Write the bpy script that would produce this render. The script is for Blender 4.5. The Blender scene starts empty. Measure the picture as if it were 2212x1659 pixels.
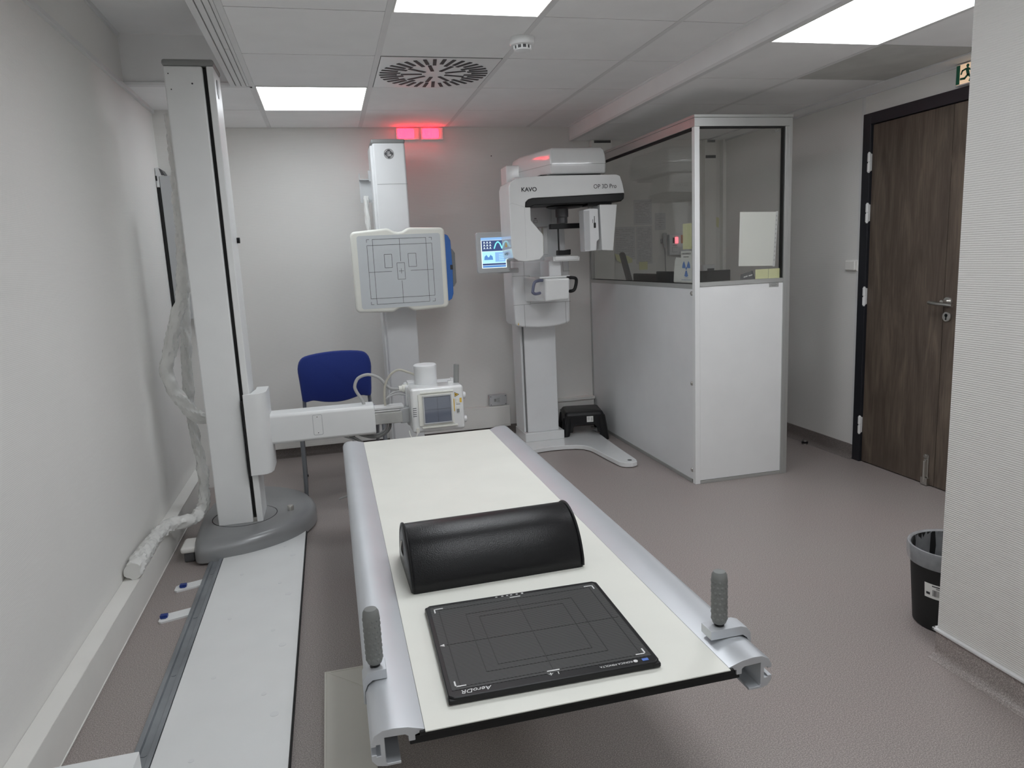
import bpy, bmesh, math, random
from mathutils import Vector, Matrix, noise
random.seed(7)
PI = math.pi
scene = bpy.context.scene
COL = scene.collection

# ------------------------------------------------------------------ materials
def newmat(name):
    m = bpy.data.materials.new(name); m.use_nodes = True
    nt = m.node_tree; b = nt.nodes['Principled BSDF']
    return m, nt, b
def coords(nt, scale=(1, 1, 1), rot=(0, 0, 0), kind='Object'):
    tc = nt.nodes.new('ShaderNodeTexCoord'); mp = nt.nodes.new('ShaderNodeMapping')
    mp.inputs['Scale'].default_value = scale; mp.inputs['Rotation'].default_value = rot
    nt.links.new(tc.outputs[kind], mp.inputs['Vector'])
    return mp.outputs['Vector']
def bump(nt, b, fac, strength, dist=0.001):
    n = nt.nodes.new('ShaderNodeBump'); n.inputs['Strength'].default_value = strength
    n.inputs['Distance'].default_value = dist
    nt.links.new(fac, n.inputs['Height']); nt.links.new(n.outputs['Normal'], b.inputs['Normal'])
def plain(name, col, rough=0.5, metal=0.0, coat=0.0, grain=0.0, gscale=200, var=0.02, spec=0.5):
    """painted / moulded surface: faint colour mottling and optional fine grain"""
    m, nt, b = newmat(name)
    v = coords(nt)
    nz = nt.nodes.new('ShaderNodeTexNoise'); nz.inputs['Scale'].default_value = 6; nz.inputs['Detail'].default_value = 3
    nt.links.new(v, nz.inputs['Vector'])
    rp = nt.nodes.new('ShaderNodeValToRGB')
    lo = [max(0, c * (1 - var)) for c in col]; hi = [min(1, c * (1 + var)) for c in col]
    rp.color_ramp.elements[0].color = (*lo, 1); rp.color_ramp.elements[1].color = (*hi, 1)
    rp.color_ramp.elements[0].position = 0.3; rp.color_ramp.elements[1].position = 0.7
    nt.links.new(nz.outputs['Fac'], rp.inputs['Fac']); nt.links.new(rp.outputs['Color'], b.inputs['Base Color'])
    b.inputs['Roughness'].default_value = rough; b.inputs['Metallic'].default_value = metal
    b.inputs['Coat Weight'].default_value = coat; b.inputs['Coat Roughness'].default_value = 0.08
    b.inputs['Specular IOR Level'].default_value = spec
    if grain:
        g = nt.nodes.new('ShaderNodeTexNoise'); g.inputs['Scale'].default_value = gscale; g.inputs['Detail'].default_value = 2
        nt.links.new(v, g.inputs['Vector']); bump(nt, b, g.outputs['Fac'], grain)
    return m
def emit(name, col, strength, base=(0.8, 0.8, 0.8)):
    m, nt, b = newmat(name)
    b.inputs['Base Color'].default_value = (*base, 1); b.inputs['Roughness'].default_value = 0.4
    b.inputs['Emission Color'].default_value = (*col, 1); b.inputs['Emission Strength'].default_value = strength
    return m
def ribbed(name, col, pitch, strength, axis='Z', dist=1.2):
    """wall covering with fine horizontal ribs"""
    m, nt, b = newmat(name)
    v = coords(nt)
    w = nt.nodes.new('ShaderNodeTexWave'); w.wave_type = 'BANDS'; w.bands_direction = axis
    w.inputs['Scale'].default_value = 0.314 / pitch
    w.inputs['Distortion'].default_value = dist; w.inputs['Detail'].default_value = 2; w.inputs['Detail Scale'].default_value = 6
    nt.links.new(v, w.inputs['Vector'])
    n = nt.nodes.new('ShaderNodeTexNoise'); n.inputs['Scale'].default_value = 120; nt.links.new(v, n.inputs['Vector'])
    a = nt.nodes.new('ShaderNodeMath'); a.operation = 'MULTIPLY_ADD'; a.inputs[1].default_value = 0.5
    nt.links.new(n.outputs['Fac'], a.inputs[0]); nt.links.new(w.outputs['Fac'], a.inputs[2])
    bump(nt, b, a.outputs[0], strength, 0.0012 if strength < .5 else 0.0016)
    big = nt.nodes.new('ShaderNodeTexNoise'); big.inputs['Scale'].default_value = 1.2; nt.links.new(v, big.inputs['Vector'])
    rp = nt.nodes.new('ShaderNodeValToRGB')
    rp.color_ramp.elements[0].color = (*[c * 0.97 for c in col], 1); rp.color_ramp.elements[1].color = (*[min(1, c * 1.03) for c in col], 1)
    nt.links.new(big.outputs['Fac'], rp.inputs['Fac']); nt.links.new(rp.outputs['Color'], b.inputs['Base Color'])
    b.inputs['Roughness'].default_value = 0.7
    b.inputs['Specular IOR Level'].default_value = 0.3
    return m
def speckle_floor(name, tint=1.0):
    m, nt, b = newmat(name)
    v = coords(nt)
    n = nt.nodes.new('ShaderNodeTexNoise'); n.inputs['Scale'].default_value = 300; n.inputs['Detail'].default_value = 4
    nt.links.new(v, n.inputs['Vector'])
    rp = nt.nodes.new('ShaderNodeValToRGB'); e = rp.color_ramp.elements
    base = Vector((0.300, 0.270, 0.258)) * tint
    e[0].position = 0.32; e[0].color = (*(base * 0.66), 1)
    e[1].position = 0.5; e[1].color = (*base, 1)
    x = rp.color_ramp.elements.new(0.68); x.color = (*(base * 1.60), 1)
    nt.links.new(n.outputs['Fac'], rp.inputs['Fac'])
    big = nt.nodes.new('ShaderNodeTexNoise'); big.inputs['Scale'].default_value = 1.6; big.inputs['Detail'].default_value = 4
    nt.links.new(v, big.inputs['Vector'])
    r2 = nt.nodes.new('ShaderNodeValToRGB')
    r2.color_ramp.elements[0].color = (0.98, 1.0, 0.98, 1); r2.color_ramp.elements[1].color = (1.05, 0.98, 0.98, 1)
    nt.links.new(big.outputs['Fac'], r2.inputs['Fac'])
    mx = nt.nodes.new('ShaderNodeMix'); mx.data_type = 'RGBA'; mx.blend_type = 'MULTIPLY'; mx.inputs[0].default_value = 1
    nt.links.new(rp.outputs['Color'], mx.inputs[6]); nt.links.new(r2.outputs['Color'], mx.inputs[7])
    nt.links.new(mx.outputs[2], b.inputs['Base Color'])
    b.inputs['Roughness'].default_value = 0.42
    bump(nt, b, n.outputs['Fac'], 0.12, 0.0005)
    return m
def wood(name):
    m, nt, b = newmat(name)
    v = coords(nt, scale=(6, 6, 0.9))
    n = nt.nodes.new('ShaderNodeTexNoise'); n.inputs['Scale'].default_value = 2.2; n.inputs['Detail'].default_value = 8; n.inputs['Distortion'].default_value = 1.1
    nt.links.new(v, n.inputs['Vector'])
    v2 = coords(nt, scale=(70, 70, 4))
    n2 = nt.nodes.new('ShaderNodeTexNoise'); n2.inputs['Scale'].default_value = 2; n2.inputs['Detail'].default_value = 4
    nt.links.new(v2, n2.inputs['Vector'])
    a = nt.nodes.new('ShaderNodeMix'); a.inputs[0].default_value = 0.32
    nt.links.new(n.outputs['Fac'], a.inputs[2]); nt.links.new(n2.outputs['Fac'], a.inputs[3])
    rp = nt.nodes.new('ShaderNodeValToRGB'); e = rp.color_ramp.elements
    e[0].position = 0.30; e[0].color = (0.058, 0.042, 0.033, 1)
    e[1].position = 0.68; e[1].color = (0.165, 0.128, 0.098, 1)
    k = e.new(0.5); k.color = (0.102, 0.077, 0.060, 1)
    nt.links.new(a.outputs[0], rp.inputs['Fac']); nt.links.new(rp.outputs['Color'], b.inputs['Base Color'])
    b.inputs['Roughness'].default_value = 0.55
    bump(nt, b, n2.outputs['Fac'], 0.25, 0.0005)
    return m
def carbon(name):
    m, nt, b = newmat(name)
    v = coords(nt, rot=(0, 0, math.radians(32)))
    w = nt.nodes.new('ShaderNodeTexWave'); w.wave_type = 'BANDS'; w.bands_direction = 'Y'
    w.inputs['Scale'].default_value = 74; w.inputs['Distortion'].default_value = 0.0
    nt.links.new(v, w.inputs['Vector'])
    w2 = nt.nodes.new('ShaderNodeTexWave'); w2.wave_type = 'BANDS'; w2.bands_direction = 'X'; w2.inputs['Scale'].default_value = 110
    nt.links.new(v, w2.inputs['Vector'])
    mu = nt.nodes.new('ShaderNodeMath'); mu.operation = 'MULTIPLY_ADD'; mu.inputs[1].default_value = 0.35
    nt.links.new(w2.outputs['Fac'], mu.inputs[0]); nt.links.new(w.outputs['Fac'], mu.inputs[2])
    rp = nt.nodes.new('ShaderNodeValToRGB'); rp.color_ramp.elements[0].color = (0.007, 0.007, 0.007, 1); rp.color_ramp.elements[1].color = (0.085, 0.085, 0.085, 1); rp.color_ramp.elements[0].position = 0.3; rp.color_ramp.elements[1].position = 0.9
    nt.links.new(mu.outputs[0], rp.inputs['Fac']); nt.links.new(rp.outputs['Color'], b.inputs['Base Color'])
    b.inputs['Roughness'].default_value = 0.5
    b.inputs['Specular IOR Level'].default_value = 0.35
    bump(nt, b, w.outputs['Fac'], 0.15, 0.0004)
    return m
def leather(name):
    m, nt, b = newmat(name)
    v = coords(nt)
    vo = nt.nodes.new('ShaderNodeTexVoronoi'); vo.inputs['Scale'].default_value = 420
    nt.links.new(v, vo.inputs['Vector'])
    b.inputs['Base Color'].default_value = (0.006, 0.006, 0.007, 1); b.inputs['Roughness'].default_value = 0.33; b.inputs['Specular IOR Level'].default_value = 0.35
    bump(nt, b, vo.outputs['Distance'], 0.35, 0.0008)
    return m
def fabric(name, col):
    m, nt, b = newmat(name)
    v = coords(nt)
    n = nt.nodes.new('ShaderNodeTexNoise'); n.inputs['Scale'].default_value = 500; nt.links.new(v, n.inputs['Vector'])
    rp = nt.nodes.new('ShaderNodeValToRGB')
    rp.color_ramp.elements[0].color = (*[c * 0.8 for c in col], 1); rp.color_ramp.elements[1].color = (*[c * 1.2 for c in col], 1)
    nt.links.new(n.outputs['Fac'], rp.inputs['Fac']); nt.links.new(rp.outputs['Color'], b.inputs['Base Color'])
    b.inputs['Roughness'].default_value = 0.9; b.inputs['Sheen Weight'].default_value = 0.3
    bump(nt, b, n.outputs['Fac'], 0.4)
    return m
def glass(name, tint=(0.95, 0.955, 0.945)):
    m = bpy.data.materials.new(name); m.use_nodes = True; nt = m.node_tree
    for n in list(nt.nodes): nt.nodes.remove(n)
    o = nt.nodes.new('ShaderNodeOutputMaterial'); mx = nt.nodes.new('ShaderNodeMixShader')
    t = nt.nodes.new('ShaderNodeBsdfTransparent'); t.inputs['Color'].default_value = (*tint, 1)
    g = nt.nodes.new('ShaderNodeBsdfGlossy'); g.inputs['Roughness'].default_value = 0.0
    lw = nt.nodes.new('ShaderNodeLayerWeight'); lw.inputs['Blend'].default_value = 0.5
    pw = nt.nodes.new('ShaderNodeMath'); pw.operation = 'POWER'; pw.inputs[1].default_value = 5.0
    f = nt.nodes.new('ShaderNodeMath'); f.operation = 'MULTIPLY_ADD'; f.inputs[1].default_value = 0.9; f.inputs[2].default_value = 0.05
    nt.links.new(lw.outputs['Facing'], pw.inputs[0]); nt.links.new(pw.outputs[0], f.inputs[0])
    nt.links.new(f.outputs[0], mx.inputs[0]); nt.links.new(t.outputs[0], mx.inputs[1]); nt.links.new(g.outputs[0], mx.inputs[2])
    nt.links.new(mx.outputs[0], o.inputs['Surface'])
    return m
def film(name, alpha, col, rough=0.3):
    m, nt, b = newmat(name)
    v = coords(nt); n = nt.nodes.new('ShaderNodeTexNoise'); n.inputs['Scale'].default_value = 25; n.inputs['Detail'].default_value = 5
    nt.links.new(v, n.inputs['Vector'])
    mr = nt.nodes.new('ShaderNodeMapRange'); mr.inputs[3].default_value = alpha - 0.2; mr.inputs[4].default_value = alpha + 0.2
    nt.links.new(n.outputs['Fac'], mr.inputs[0]); nt.links.new(mr.outputs[0], b.inputs['Alpha'])
    b.inputs['Base Color'].default_value = (*col, 1); b.inputs['Roughness'].default_value = rough
    bump(nt, b, n.outputs['Fac'], 0.6, 0.004)
    return m

M = {}
M['wall'] = ribbed('wall_covering', (0.765, 0.755, 0.735), 0.0055, 0.25)
M['wall_near'] = ribbed('wall_covering_coarse', (0.75, 0.74, 0.715), 0.0065, 0.55, dist=0.5)
M['floor'] = speckle_floor('speckled_vinyl')
M['cove'] = speckle_floor('speckled_vinyl_skirting', 0.62)
M['tile'] = plain('ceiling_tile', (0.84, 0.84, 0.84), 0.85, grain=0.2, gscale=300)
M['tile_perf'] = plain('perforated_tile', (0.52, 0.52, 0.50), 0.85, grain=0.8, gscale=120, var=0.08)
M['tbar'] = plain('ceiling_bar', (0.70, 0.70, 0.70), 0.5)
M['gap'] = plain('dark_gap', (0.10, 0.10, 0.10), 0.8)
M['pvc'] = plain('white_trunking', (0.80, 0.79, 0.76), 0.45)
M['cream'] = plain('aged_trunking', (0.70, 0.68, 0.62), 0.5)
M['white'] = plain('white_enamel', (0.80, 0.81, 0.81), 0.38, coat=0.1, grain=0.05)
M['gloss'] = plain('gloss_white', (0.78, 0.79, 0.79), 0.16, coat=0.6)
M['satin'] = plain('satin_white', (0.76, 0.77, 0.78), 0.4)
M['offwhite'] = plain('off_white', (0.80, 0.80, 0.74), 0.45)
M['ltgrey'] = plain('light_grey', (0.50, 0.51, 0.52), 0.45)
M['screenface'] = plain('detector_face', (0.60, 0.63, 0.65), 0.4)
M['grey'] = plain('grey_plastic', (0.26, 0.265, 0.26), 0.5)
M['slot'] = plain('slot_dark', (0.035, 0.035, 0.037), 0.6)
M['dgrey'] = plain('dark_grey', (0.085, 0.085, 0.09), 0.5)
M['basegrey'] = plain('metallic_grey_paint', (0.29, 0.295, 0.30), 0.33, metal=0.25, grain=0.06, gscale=500)
M['alu'] = plain('anodised_aluminium', (0.62, 0.64, 0.67), 0.42, metal=0.55, grain=0.04, gscale=600)
M['alu_frame'] = plain('aluminium_frame', (0.50, 0.51, 0.50), 0.4, metal=0.6)
M['rail'] = plain('rail_steel', (0.30, 0.32, 0.34), 0.4, metal=0.6, var=0.2)
M['steel'] = plain('brushed_steel', (0.62, 0.61, 0.58), 0.28, metal=1.0)
M['chrome'] = plain('chrome', (0.75, 0.75, 0.75), 0.12, metal=1.0)
M['black'] = plain('black_plastic', (0.007, 0.007, 0.008), 0.38, spec=0.35)
M['blackmatte'] = plain('black_matte', (0.008, 0.008, 0.008), 0.7)
M['leather'] = leather('black_vinyl_leather')
M['carbon'] = carbon('carbon_weave')
M['rubber'] = plain('grip_rubber', (0.20, 0.205, 0.20), 0.6)
M['blue'] = fabric('blue_fabric', (0.009, 0.028, 0.20))
M['bluemark'] = plain('blue_plastic', (0.04, 0.17, 0.55), 0.35)
M['tabblue'] = plain('dark_blue_clip', (0.015, 0.04, 0.22), 0.35)
M['chairlegs'] = plain('grey_steel_leg', (0.22, 0.23, 0.25), 0.35, metal=0.4)
M['line'] = plain('printed_line', (0.06, 0.06, 0.065), 0.6)
M['cassline'] = plain('printed_cassette_line', (0.008, 0.008, 0.008), 0.5)
M['print'] = plain('white_print', (0.75, 0.75, 0.75), 0.5)
M['ink'] = plain('ink', (0.03, 0.03, 0.035), 0.6)
M['inklight'] = plain('pale_ink', (0.30, 0.30, 0.32), 0.7)
M['yellow'] = plain('warning_yellow', (0.75, 0.48, 0.06), 0.5)
M['note'] = plain('pale_yellow_paper', (0.72, 0.72, 0.42), 0.7)
M['paper'] = plain('white_paper', (0.78, 0.78, 0.75), 0.7)
M['paper2'] = plain('pinned_paper', (0.62, 0.62, 0.63), 0.7)
M['signblue'] = plain('sign_blue', (0.12, 0.22, 0.50), 0.6)
M['orange'] = plain('orange_label', (0.55, 0.20, 0.08), 0.6)
M['wood'] = wood('dark_wood_laminate')
M['doorframe'] = plain('anthracite_paint', (0.018, 0.019, 0.024), 0.4)
M['glass'] = glass('booth_glass')
M['film'] = plain('wrinkled_plastic_wrap', (0.76, 0.76, 0.74), 0.25, grain=0.35, gscale=28, var=0.06)
M['bagclear'] = film('bin_liner', 0.55, (0.45, 0.46, 0.48))
M['clearfoot'] = film('clear_cover', 0.35, (0.7, 0.7, 0.72), 0.15)
M['collglass'] = plain('collimator_glass', (0.17, 0.19, 0.24), 0.12, coat=0.5)
M['hosebeige'] = plain('beige_hose', (0.48, 0.46, 0.40), 0.5)
M['hosegrey'] = plain('grey_hose', (0.42, 0.42, 0.42), 0.45)
M['bluegrey'] = plain('bluegrey_handle', (0.15, 0.16, 0.24), 0.4)
M['mirror'] = plain('mirror_strip', (0.22, 0.21, 0.21), 0.15, coat=0.4)
M['green'] = plain('exit_green', (0.01, 0.13, 0.07), 0.5)
M['lamp'] = emit('lamp_panel', (0.93, 0.965, 1.0), 8.0)
M['lamp_right'] = emit('lamp_panel_right', (0.94, 0.96, 1.0), 9.5)
M['lamp_dim'] = emit('lamp_panel_dim', (0.90, 0.96, 1.0), 5.0)
M['redlamp'] = emit('red_lamp', (1.0, 0.006, 0.022), 9.0, (0.6, 0.5, 0.5))
M['redled'] = emit('red_led', (1.0, 0.10, 0.14), 1.5)
M['exitlit'] = emit('exit_face', (1.0, 0.62, 0.36), 0.35, (0.7, 0.7, 0.6))
M['scr_light'] = emit('screen_pale', (0.45, 0.85, 1.0), 0.75, (0.02, 0.02, 0.02))
M['scr_white'] = emit('screen_white', (0.8, 0.95, 1.0), 0.85, (0.02, 0.02, 0.02))
M['scr_blue'] = emit('screen_blue', (0.10, 0.28, 0.65), 0.7, (0.02, 0.02, 0.02))
M['scr_mid'] = emit('screen_midblue', (0.28, 0.52, 0.90), 0.7, (0.02, 0.02, 0.02))
M['scr_dark'] = emit('screen_dark', (0.04, 0.07, 0.20), 0.7, (0.02, 0.02, 0.02))
M['scr_cyan'] = emit('screen_cyan', (0.22, 0.85, 1.0), 0.9, (0.02, 0.02, 0.02))

# ------------------------------------------------------------------ mesh helpers
def box(bm, x0, x1, y0, y1, z0, z1, mat=None):
    vs = [bm.verts.new((x, y, z)) for x in (x0, x1) for y in (y0, y1) for z in (z0, z1)]
    for f in ((0, 1, 3, 2), (4, 6, 7, 5), (0, 4, 5, 1), (2, 3, 7, 6), (0, 2, 6, 4), (1, 5, 7, 3)):
        bm.faces.new([vs[i] for i in f])
    return vs
def prism(bm, pts, axis, a, b):
    """extrude a polygon along an axis. axis 'Y': pts are (x,z); 'Z': (x,y); 'X': (y,z)"""
    def mk(p, t):
        if axis == 'Y': return (p[0], t, p[1])
        if axis == 'Z': return (p[0], p[1], t)
        return (t, p[0], p[1])
    v0 = [bm.verts.new(mk(p, a)) for p in pts]; v1 = [bm.verts.new(mk(p, b)) for p in pts]
    n = len(pts)
    fs = [bm.faces.new(v0), bm.faces.new(v1[::-1])]
    for i in range(n):
        fs.append(bm.faces.new((v0[i], v0[(i + 1) % n], v1[(i + 1) % n], v1[i])))
    return fs
def rrect(x0, x1, z0, z1, r, n=5):
    pts = []
    for cx, cz, a0 in ((x1 - r, z1 - r, 0), (x0 + r, z1 - r, 90), (x0 + r, z0 + r, 180), (x1 - r, z0 + r, 270)):
        for i in range(n + 1):
            a = math.radians(a0 + 90 * i / n); pts.append((cx + r * math.cos(a), cz + r * math.sin(a)))
    return pts
def loft(bm, rings, cap=True):
    rs = [[bm.verts.new(p) for p in r] for r in rings]
    n = len(rs[0])
    for a, b in zip(rs, rs[1:]):
        for i in range(n): bm.faces.new((a[i], a[(i + 1) % n], b[(i + 1) % n], b[i]))
    if cap: bm.faces.new(rs[0][::-1]); bm.faces.new(rs[-1])
def smooth_path(pts, sub=6):
    P_ = [Vector(p) for p in pts]
    if len(P_) < 3 or sub <= 1: return P_
    out = []
    Q = [P_[0] * 2 - P_[1]] + P_ + [P_[-1] * 2 - P_[-2]]
    for i in range(1, len(Q) - 2):
        p0, p1, p2, p3 = Q[i - 1:i + 3]
        for k in range(sub):
            t = k / sub
            out.append(0.5 * ((2 * p1) + (p2 - p0) * t + (2 * p0 - 5 * p1 + 4 * p2 - p3) * t * t + (3 * p1 - p0 - 3 * p2 + p3) * t ** 3))
    out.append(P_[-1]); return out
def tube(bm, pts, r, seg=12, sub=6, wr=0.0, seed=0, cap=True, flat=1.0):
    path = smooth_path(pts, sub)
    t = (path[1] - path[0]).normalized()
    up = Vector((0, 0, 1)) if abs(t.z) < 0.9 else Vector((1, 0, 0))
    nrm = t.cross(up).normalized(); rings = []
    L = 0
    for i, p in enumerate(path):
        if i > 0: L += (p - path[i - 1]).length
        tt = ((path[min(i + 1, len(path) - 1)]) - path[max(i - 1, 0)]).normalized()
        nrm = (nrm - tt * nrm.dot(tt)).normalized(); bn = tt.cross(nrm)
        ring = []
        rr = r(i / (len(path) - 1)) if callable(r) else r
        for k in range(seg):
            a = 2 * PI * k / seg
            q = rr
            if wr:
                fold = noise.noise(Vector((L * 9 + seed, math.cos(a + L * 9) * 1.3, math.sin(a + L * 9) * 1.3))); q += wr * 0.7 * noise.noise(Vector((L * 14 + seed, math.cos(a), math.sin(a)))) + wr * 1.1 * (0.35 - abs(fold) * 2.2)
            ring.append(p + nrm * (math.cos(a) * q) + bn * (math.sin(a) * q * flat))
        rings.append(ring)
    loft(bm, rings, cap)
def cyl(bm, c, r, h, axis='Z', seg=28, r2=None):
    c = Vector(c); r2 = r if r2 is None else r2
    ax = {'X': Vector((1, 0, 0)), 'Y': Vector((0, 1, 0)), 'Z': Vector((0, 0, 1))}[axis] if isinstance(axis, str) else Vector(axis).normalized()
    u = ax.orthogonal().normalized(); w = ax.cross(u)
    rings = [[c + ax * t * h + (u * math.cos(2 * PI * k / seg) + w * math.sin(2 * PI * k / seg)) * rr for k in range(seg)] for t, rr in ((0, r), (1, r2))]
    loft(bm, rings)
def lathe(bm, c, prof, seg=40, axis='Z', cap=True):
    c = Vector(c)
    ax = {'X': Vector((1, 0, 0)), 'Y': Vector((0, 1, 0)), 'Z': Vector((0, 0, 1))}[axis] if isinstance(axis, str) else Vector(axis).normalized()
    u = ax.orthogonal().normalized(); w = ax.cross(u)
    rings = [[c + ax * h + (u * math.cos(2 * PI * k / seg) + w * math.sin(2 * PI * k / seg)) * max(rr, 1e-4) for k in range(seg)] for rr, h in prof]
    loft(bm, rings, cap)
def BM(): return bmesh.new()

def thing(name, label, cat, loc=(0, 0, 0), rz=0.0, group=None):
    o = bpy.data.objects.new(name, None); COL.objects.link(o)
    o.location = loc; o.rotation_euler = (0, 0, rz); o.empty_display_size = 0.05
    o['label'] = label; o['category'] = cat
    if group: o['group'] = group
    o['_m'] = 0
    del o['_m']
    return o
def root_matrix(o):
    while o.parent: o = o.parent
    return Matrix.LocRotScale(o.location, o.rotation_euler, None)
def obj(name, bm, m, parent=None, bev=0.0, seg=3, local=False, label=None, ang=35, mats=None):
    """one mesh object; geometry given in world coordinates unless local"""
    bmesh.ops.recalc_face_normals(bm, faces=bm.faces)
    if parent is not None and not local:
        inv = root_matrix(parent).inverted()
        bmesh.ops.transform(bm, matrix=inv, verts=bm.verts)
    off = Vector((0, 0, 0))
    if parent is None:          # a thing that is one mesh: origin at its base
        xs = [v.co.x for v in bm.verts]; ys = [v.co.y for v in bm.verts]; zs = [v.co.z for v in bm.verts]
        off = Vector(((min(xs) + max(xs)) / 2, (min(ys) + max(ys)) / 2, min(zs)))
        bmesh.ops.translate(bm, verts=bm.verts, vec=-off)
    me = bpy.data.meshes.new(name); bm.to_mesh(me); bm.free()
    for p in me.polygons: p.use_smooth = True
    me.set_sharp_from_angle(angle=math.radians(ang))
    me.materials.append(M[m] if isinstance(m, str) else m)
    for x in (mats or []): me.materials.append(M[x])
    o = bpy.data.objects.new(name, me); COL.objects.link(o); o.location = off
    if parent is not None: o.parent = parent
    if bev:
        md = o.modifiers.new('bevel', 'BEVEL'); md.width = bev; md.segments = seg; md.limit_method = 'ANGLE'
        md.angle_limit = math.radians(40); md.harden_normals = True
    if label: o['label'] = label
    return o
def single(name, bm, m, label, cat, bev=0.0, group=None, seg=3, mats=None):
    o = obj(name, bm, m, None, bev, seg, mats=mats); o['label'] = label; o['category'] = cat
    if group: o['group'] = group
    return o
def struct(name, bm, m, bev=0.0, parent=None, mats=None):
    o = obj(name, bm, m, parent, bev, mats=mats)
    if parent is None: o['kind'] = 'structure'
    return o
def bx(name, dims, m, parent=None, bev=0.0, local=False, seg=3, label=None):
    bm = BM(); box(bm, *dims); return obj(name, bm, m, parent, bev, seg, local, label)
def text_bm(s, size, mat4, extrude=0.0004, shear=0.0, squash=1.0, align='CENTER', spacing=1.0, off=0.0):
    cu = bpy.data.curves.new('t', 'FONT'); cu.body = s; cu.size = size; cu.extrude = extrude; cu.shear = shear
    cu.align_x = align; cu.align_y = 'CENTER'; cu.space_character = spacing; cu.offset = off
    ob = bpy.data.objects.new('t', cu); COL.objects.link(ob)
    dg = bpy.context.evaluated_depsgraph_get(); me = bpy.data.meshes.new_from_object(ob.evaluated_get(dg))
    bm = BM(); bm.from_mesh(me)
    bpy.data.objects.remove(ob); bpy.data.curves.remove(cu); bpy.data.meshes.remove(me)
    bmesh.ops.transform(bm, matrix=mat4 @ Matrix.Diagonal((squash, 1, 1, 1)), verts=bm.verts)
    return bm
def face_mat(origin, xdir, ydir):
    x = Vector(xdir).normalized(); y = Vector(ydir).normalized(); z = x.cross(y)
    m = Matrix((x, y, z)).transposed().to_4x4(); m.translation = Vector(origin); return m
FRONT = lambda x, y, z: face_mat((x, y, z), (1, 0, 0), (0, 0, 1))     # faces -Y

# ------------------------------------------------------------------ room
CZ, RZ = 2.276, 2.175           # main ceiling, lower ceiling on the right
XL, XR, YF = -0.608, 3.39, -6.7
NX, NY = 2.11, -3.535            # near right wall corner
bm = BM(); box(bm, -0.9, 3.7, -7.0, 0.3, -0.12, 0.0); struct('floor', bm, 'floor')
bm = BM(); box(bm, XL - 0.15, XL, YF - .1, 0.0, 0.0, 2.75); struct('wall_left', bm, 'wall')
bm = BM(); box(bm, XL - 0.15, XR + 0.15, 0.0, 0.15, 0.0, 2.75); struct('wall_back', bm, 'wall')
bm = BM(); box(bm, XR, XR + 0.15, -1.57, 0.0, 0.0, 2.75); box(bm, XR, XR + .15, NY, -2.55, 0, 2.75); box(bm, XR, XR + .15, -2.55, -1.57, 2.06, 2.75)
struct('wall_right', bm, 'wall')
bm = BM(); box(bm, NX, XR + 0.15, YF - .1, NY, 0.0, 2.75); struct('wall_near_right', bm, 'wall_near')
bm = BM(); box(bm, XL - .15, NX, YF - .15, YF, 0.0, 2.75); struct('wall_front', bm, 'wall')
bm = BM(); box(bm, XL, -0.40, -0.575, 0.0, 0.0, CZ); struct('wall_back_left', bm, 'wall')
bm = BM(); box(bm, XL - .15, XR + .15, YF - .15, .15, 2.75, 2.85); struct('ceiling_slab', bm, 'tile'); 
bpy.data.objects['ceiling_slab'].name = 'ceiling'

# suspended ceiling, left field: tiles on a 0.6 m grid with exposed bars running in depth
RY = [-0.583 - 0.6 * k for k in range(11)]
skip = {(0, 1): 'lamp', (1, 4): 'lamp', (1, 7): 'lamp', (1, 10): 'lamp', (1, 2): 'vent'}
bm = BM(); gapm = BM()
colx = [(XL, 0.0), (0.0, 0.6), (0.6, 1.2), (1.2, 1.8), (1.8, 2.13)]
rowy = [(RY[0], 0.0)] + [(RY[k + 1], RY[k]) for k in range(10)]
for ci, (x0, x1) in enumerate(colx):
    for ri, (y0, y1) in enumerate(rowy):
        if (ci - 1, ri) in skip: continue
        y0 = max(y0, YF)
        if y0 >= y1: continue
        if ci == 0 and ri >= 2: continue
        box(bm, x0 + (0.013 if ci else 0), x1 - 0.013, y0 + 0.003, y1 - 0.003, CZ, CZ + 0.015)
struct('ceiling.001', bm, 'tile')
bm = BM()
for y in RY: box(bm, XL if y > -1.0 else 0.0, 2.12, y - .004, y + .004, CZ + .002, CZ + .014)
struct('ceiling.007', bm, 'gap')
bm = BM()
box(bm, XL, NX, YF, -6.583 + .0, CZ + .02, CZ + .03)
for (x0, x1, y0, y1) in ((XL, 0, -1.14, 0), (0, 2.13, YF, 0)):
    box(bm, x0, x1, y0, y1, CZ + 0.06, CZ + 0.07)
struct('ceiling.002', bm, 'gap')
bm = BM()
for x in (0.0, 0.6, 1.2, 1.8):
    box(bm, x - 0.0125, x + 0.0125, YF, 0, CZ - 0.001, CZ + 0.012)
struct('trim_1', bm, 'tbar')
# shaft opening over the tall column: raised ceiling, side lining and edge profiles
bm = BM(); box(bm, XL, -0.08, YF, -1.165, 2.52, 2.56); box(bm, XL, -0.02, -1.165, -1.145, CZ, 2.56); box(bm, -0.095, -0.012, YF, -1.165, CZ + .02, 2.56)
struct('ceiling.003', bm, 'tile')
bm = BM()
box(bm, -0.105, -0.080, YF, -1.172, CZ - 0.003, CZ + 0.03)
box(bm, -0.076, -0.054, YF, -1.172, CZ - 0.001, CZ + 0.03)
box(bm, -0.050, -0.030, YF, -1.85, CZ - 0.001, CZ + 0.03); box(bm, -0.050, -0.030, -1.843, -1.172, CZ - 0.001, CZ + 0.03)
box(bm, -0.027, -0.014, YF, -1.172, CZ, CZ + 0.03)
box(bm, XL, 0.0, -1.172, -1.145, CZ - 0.001, CZ + 0.02)
struct('trim_2', bm, 'tbar', 0.001)
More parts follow.
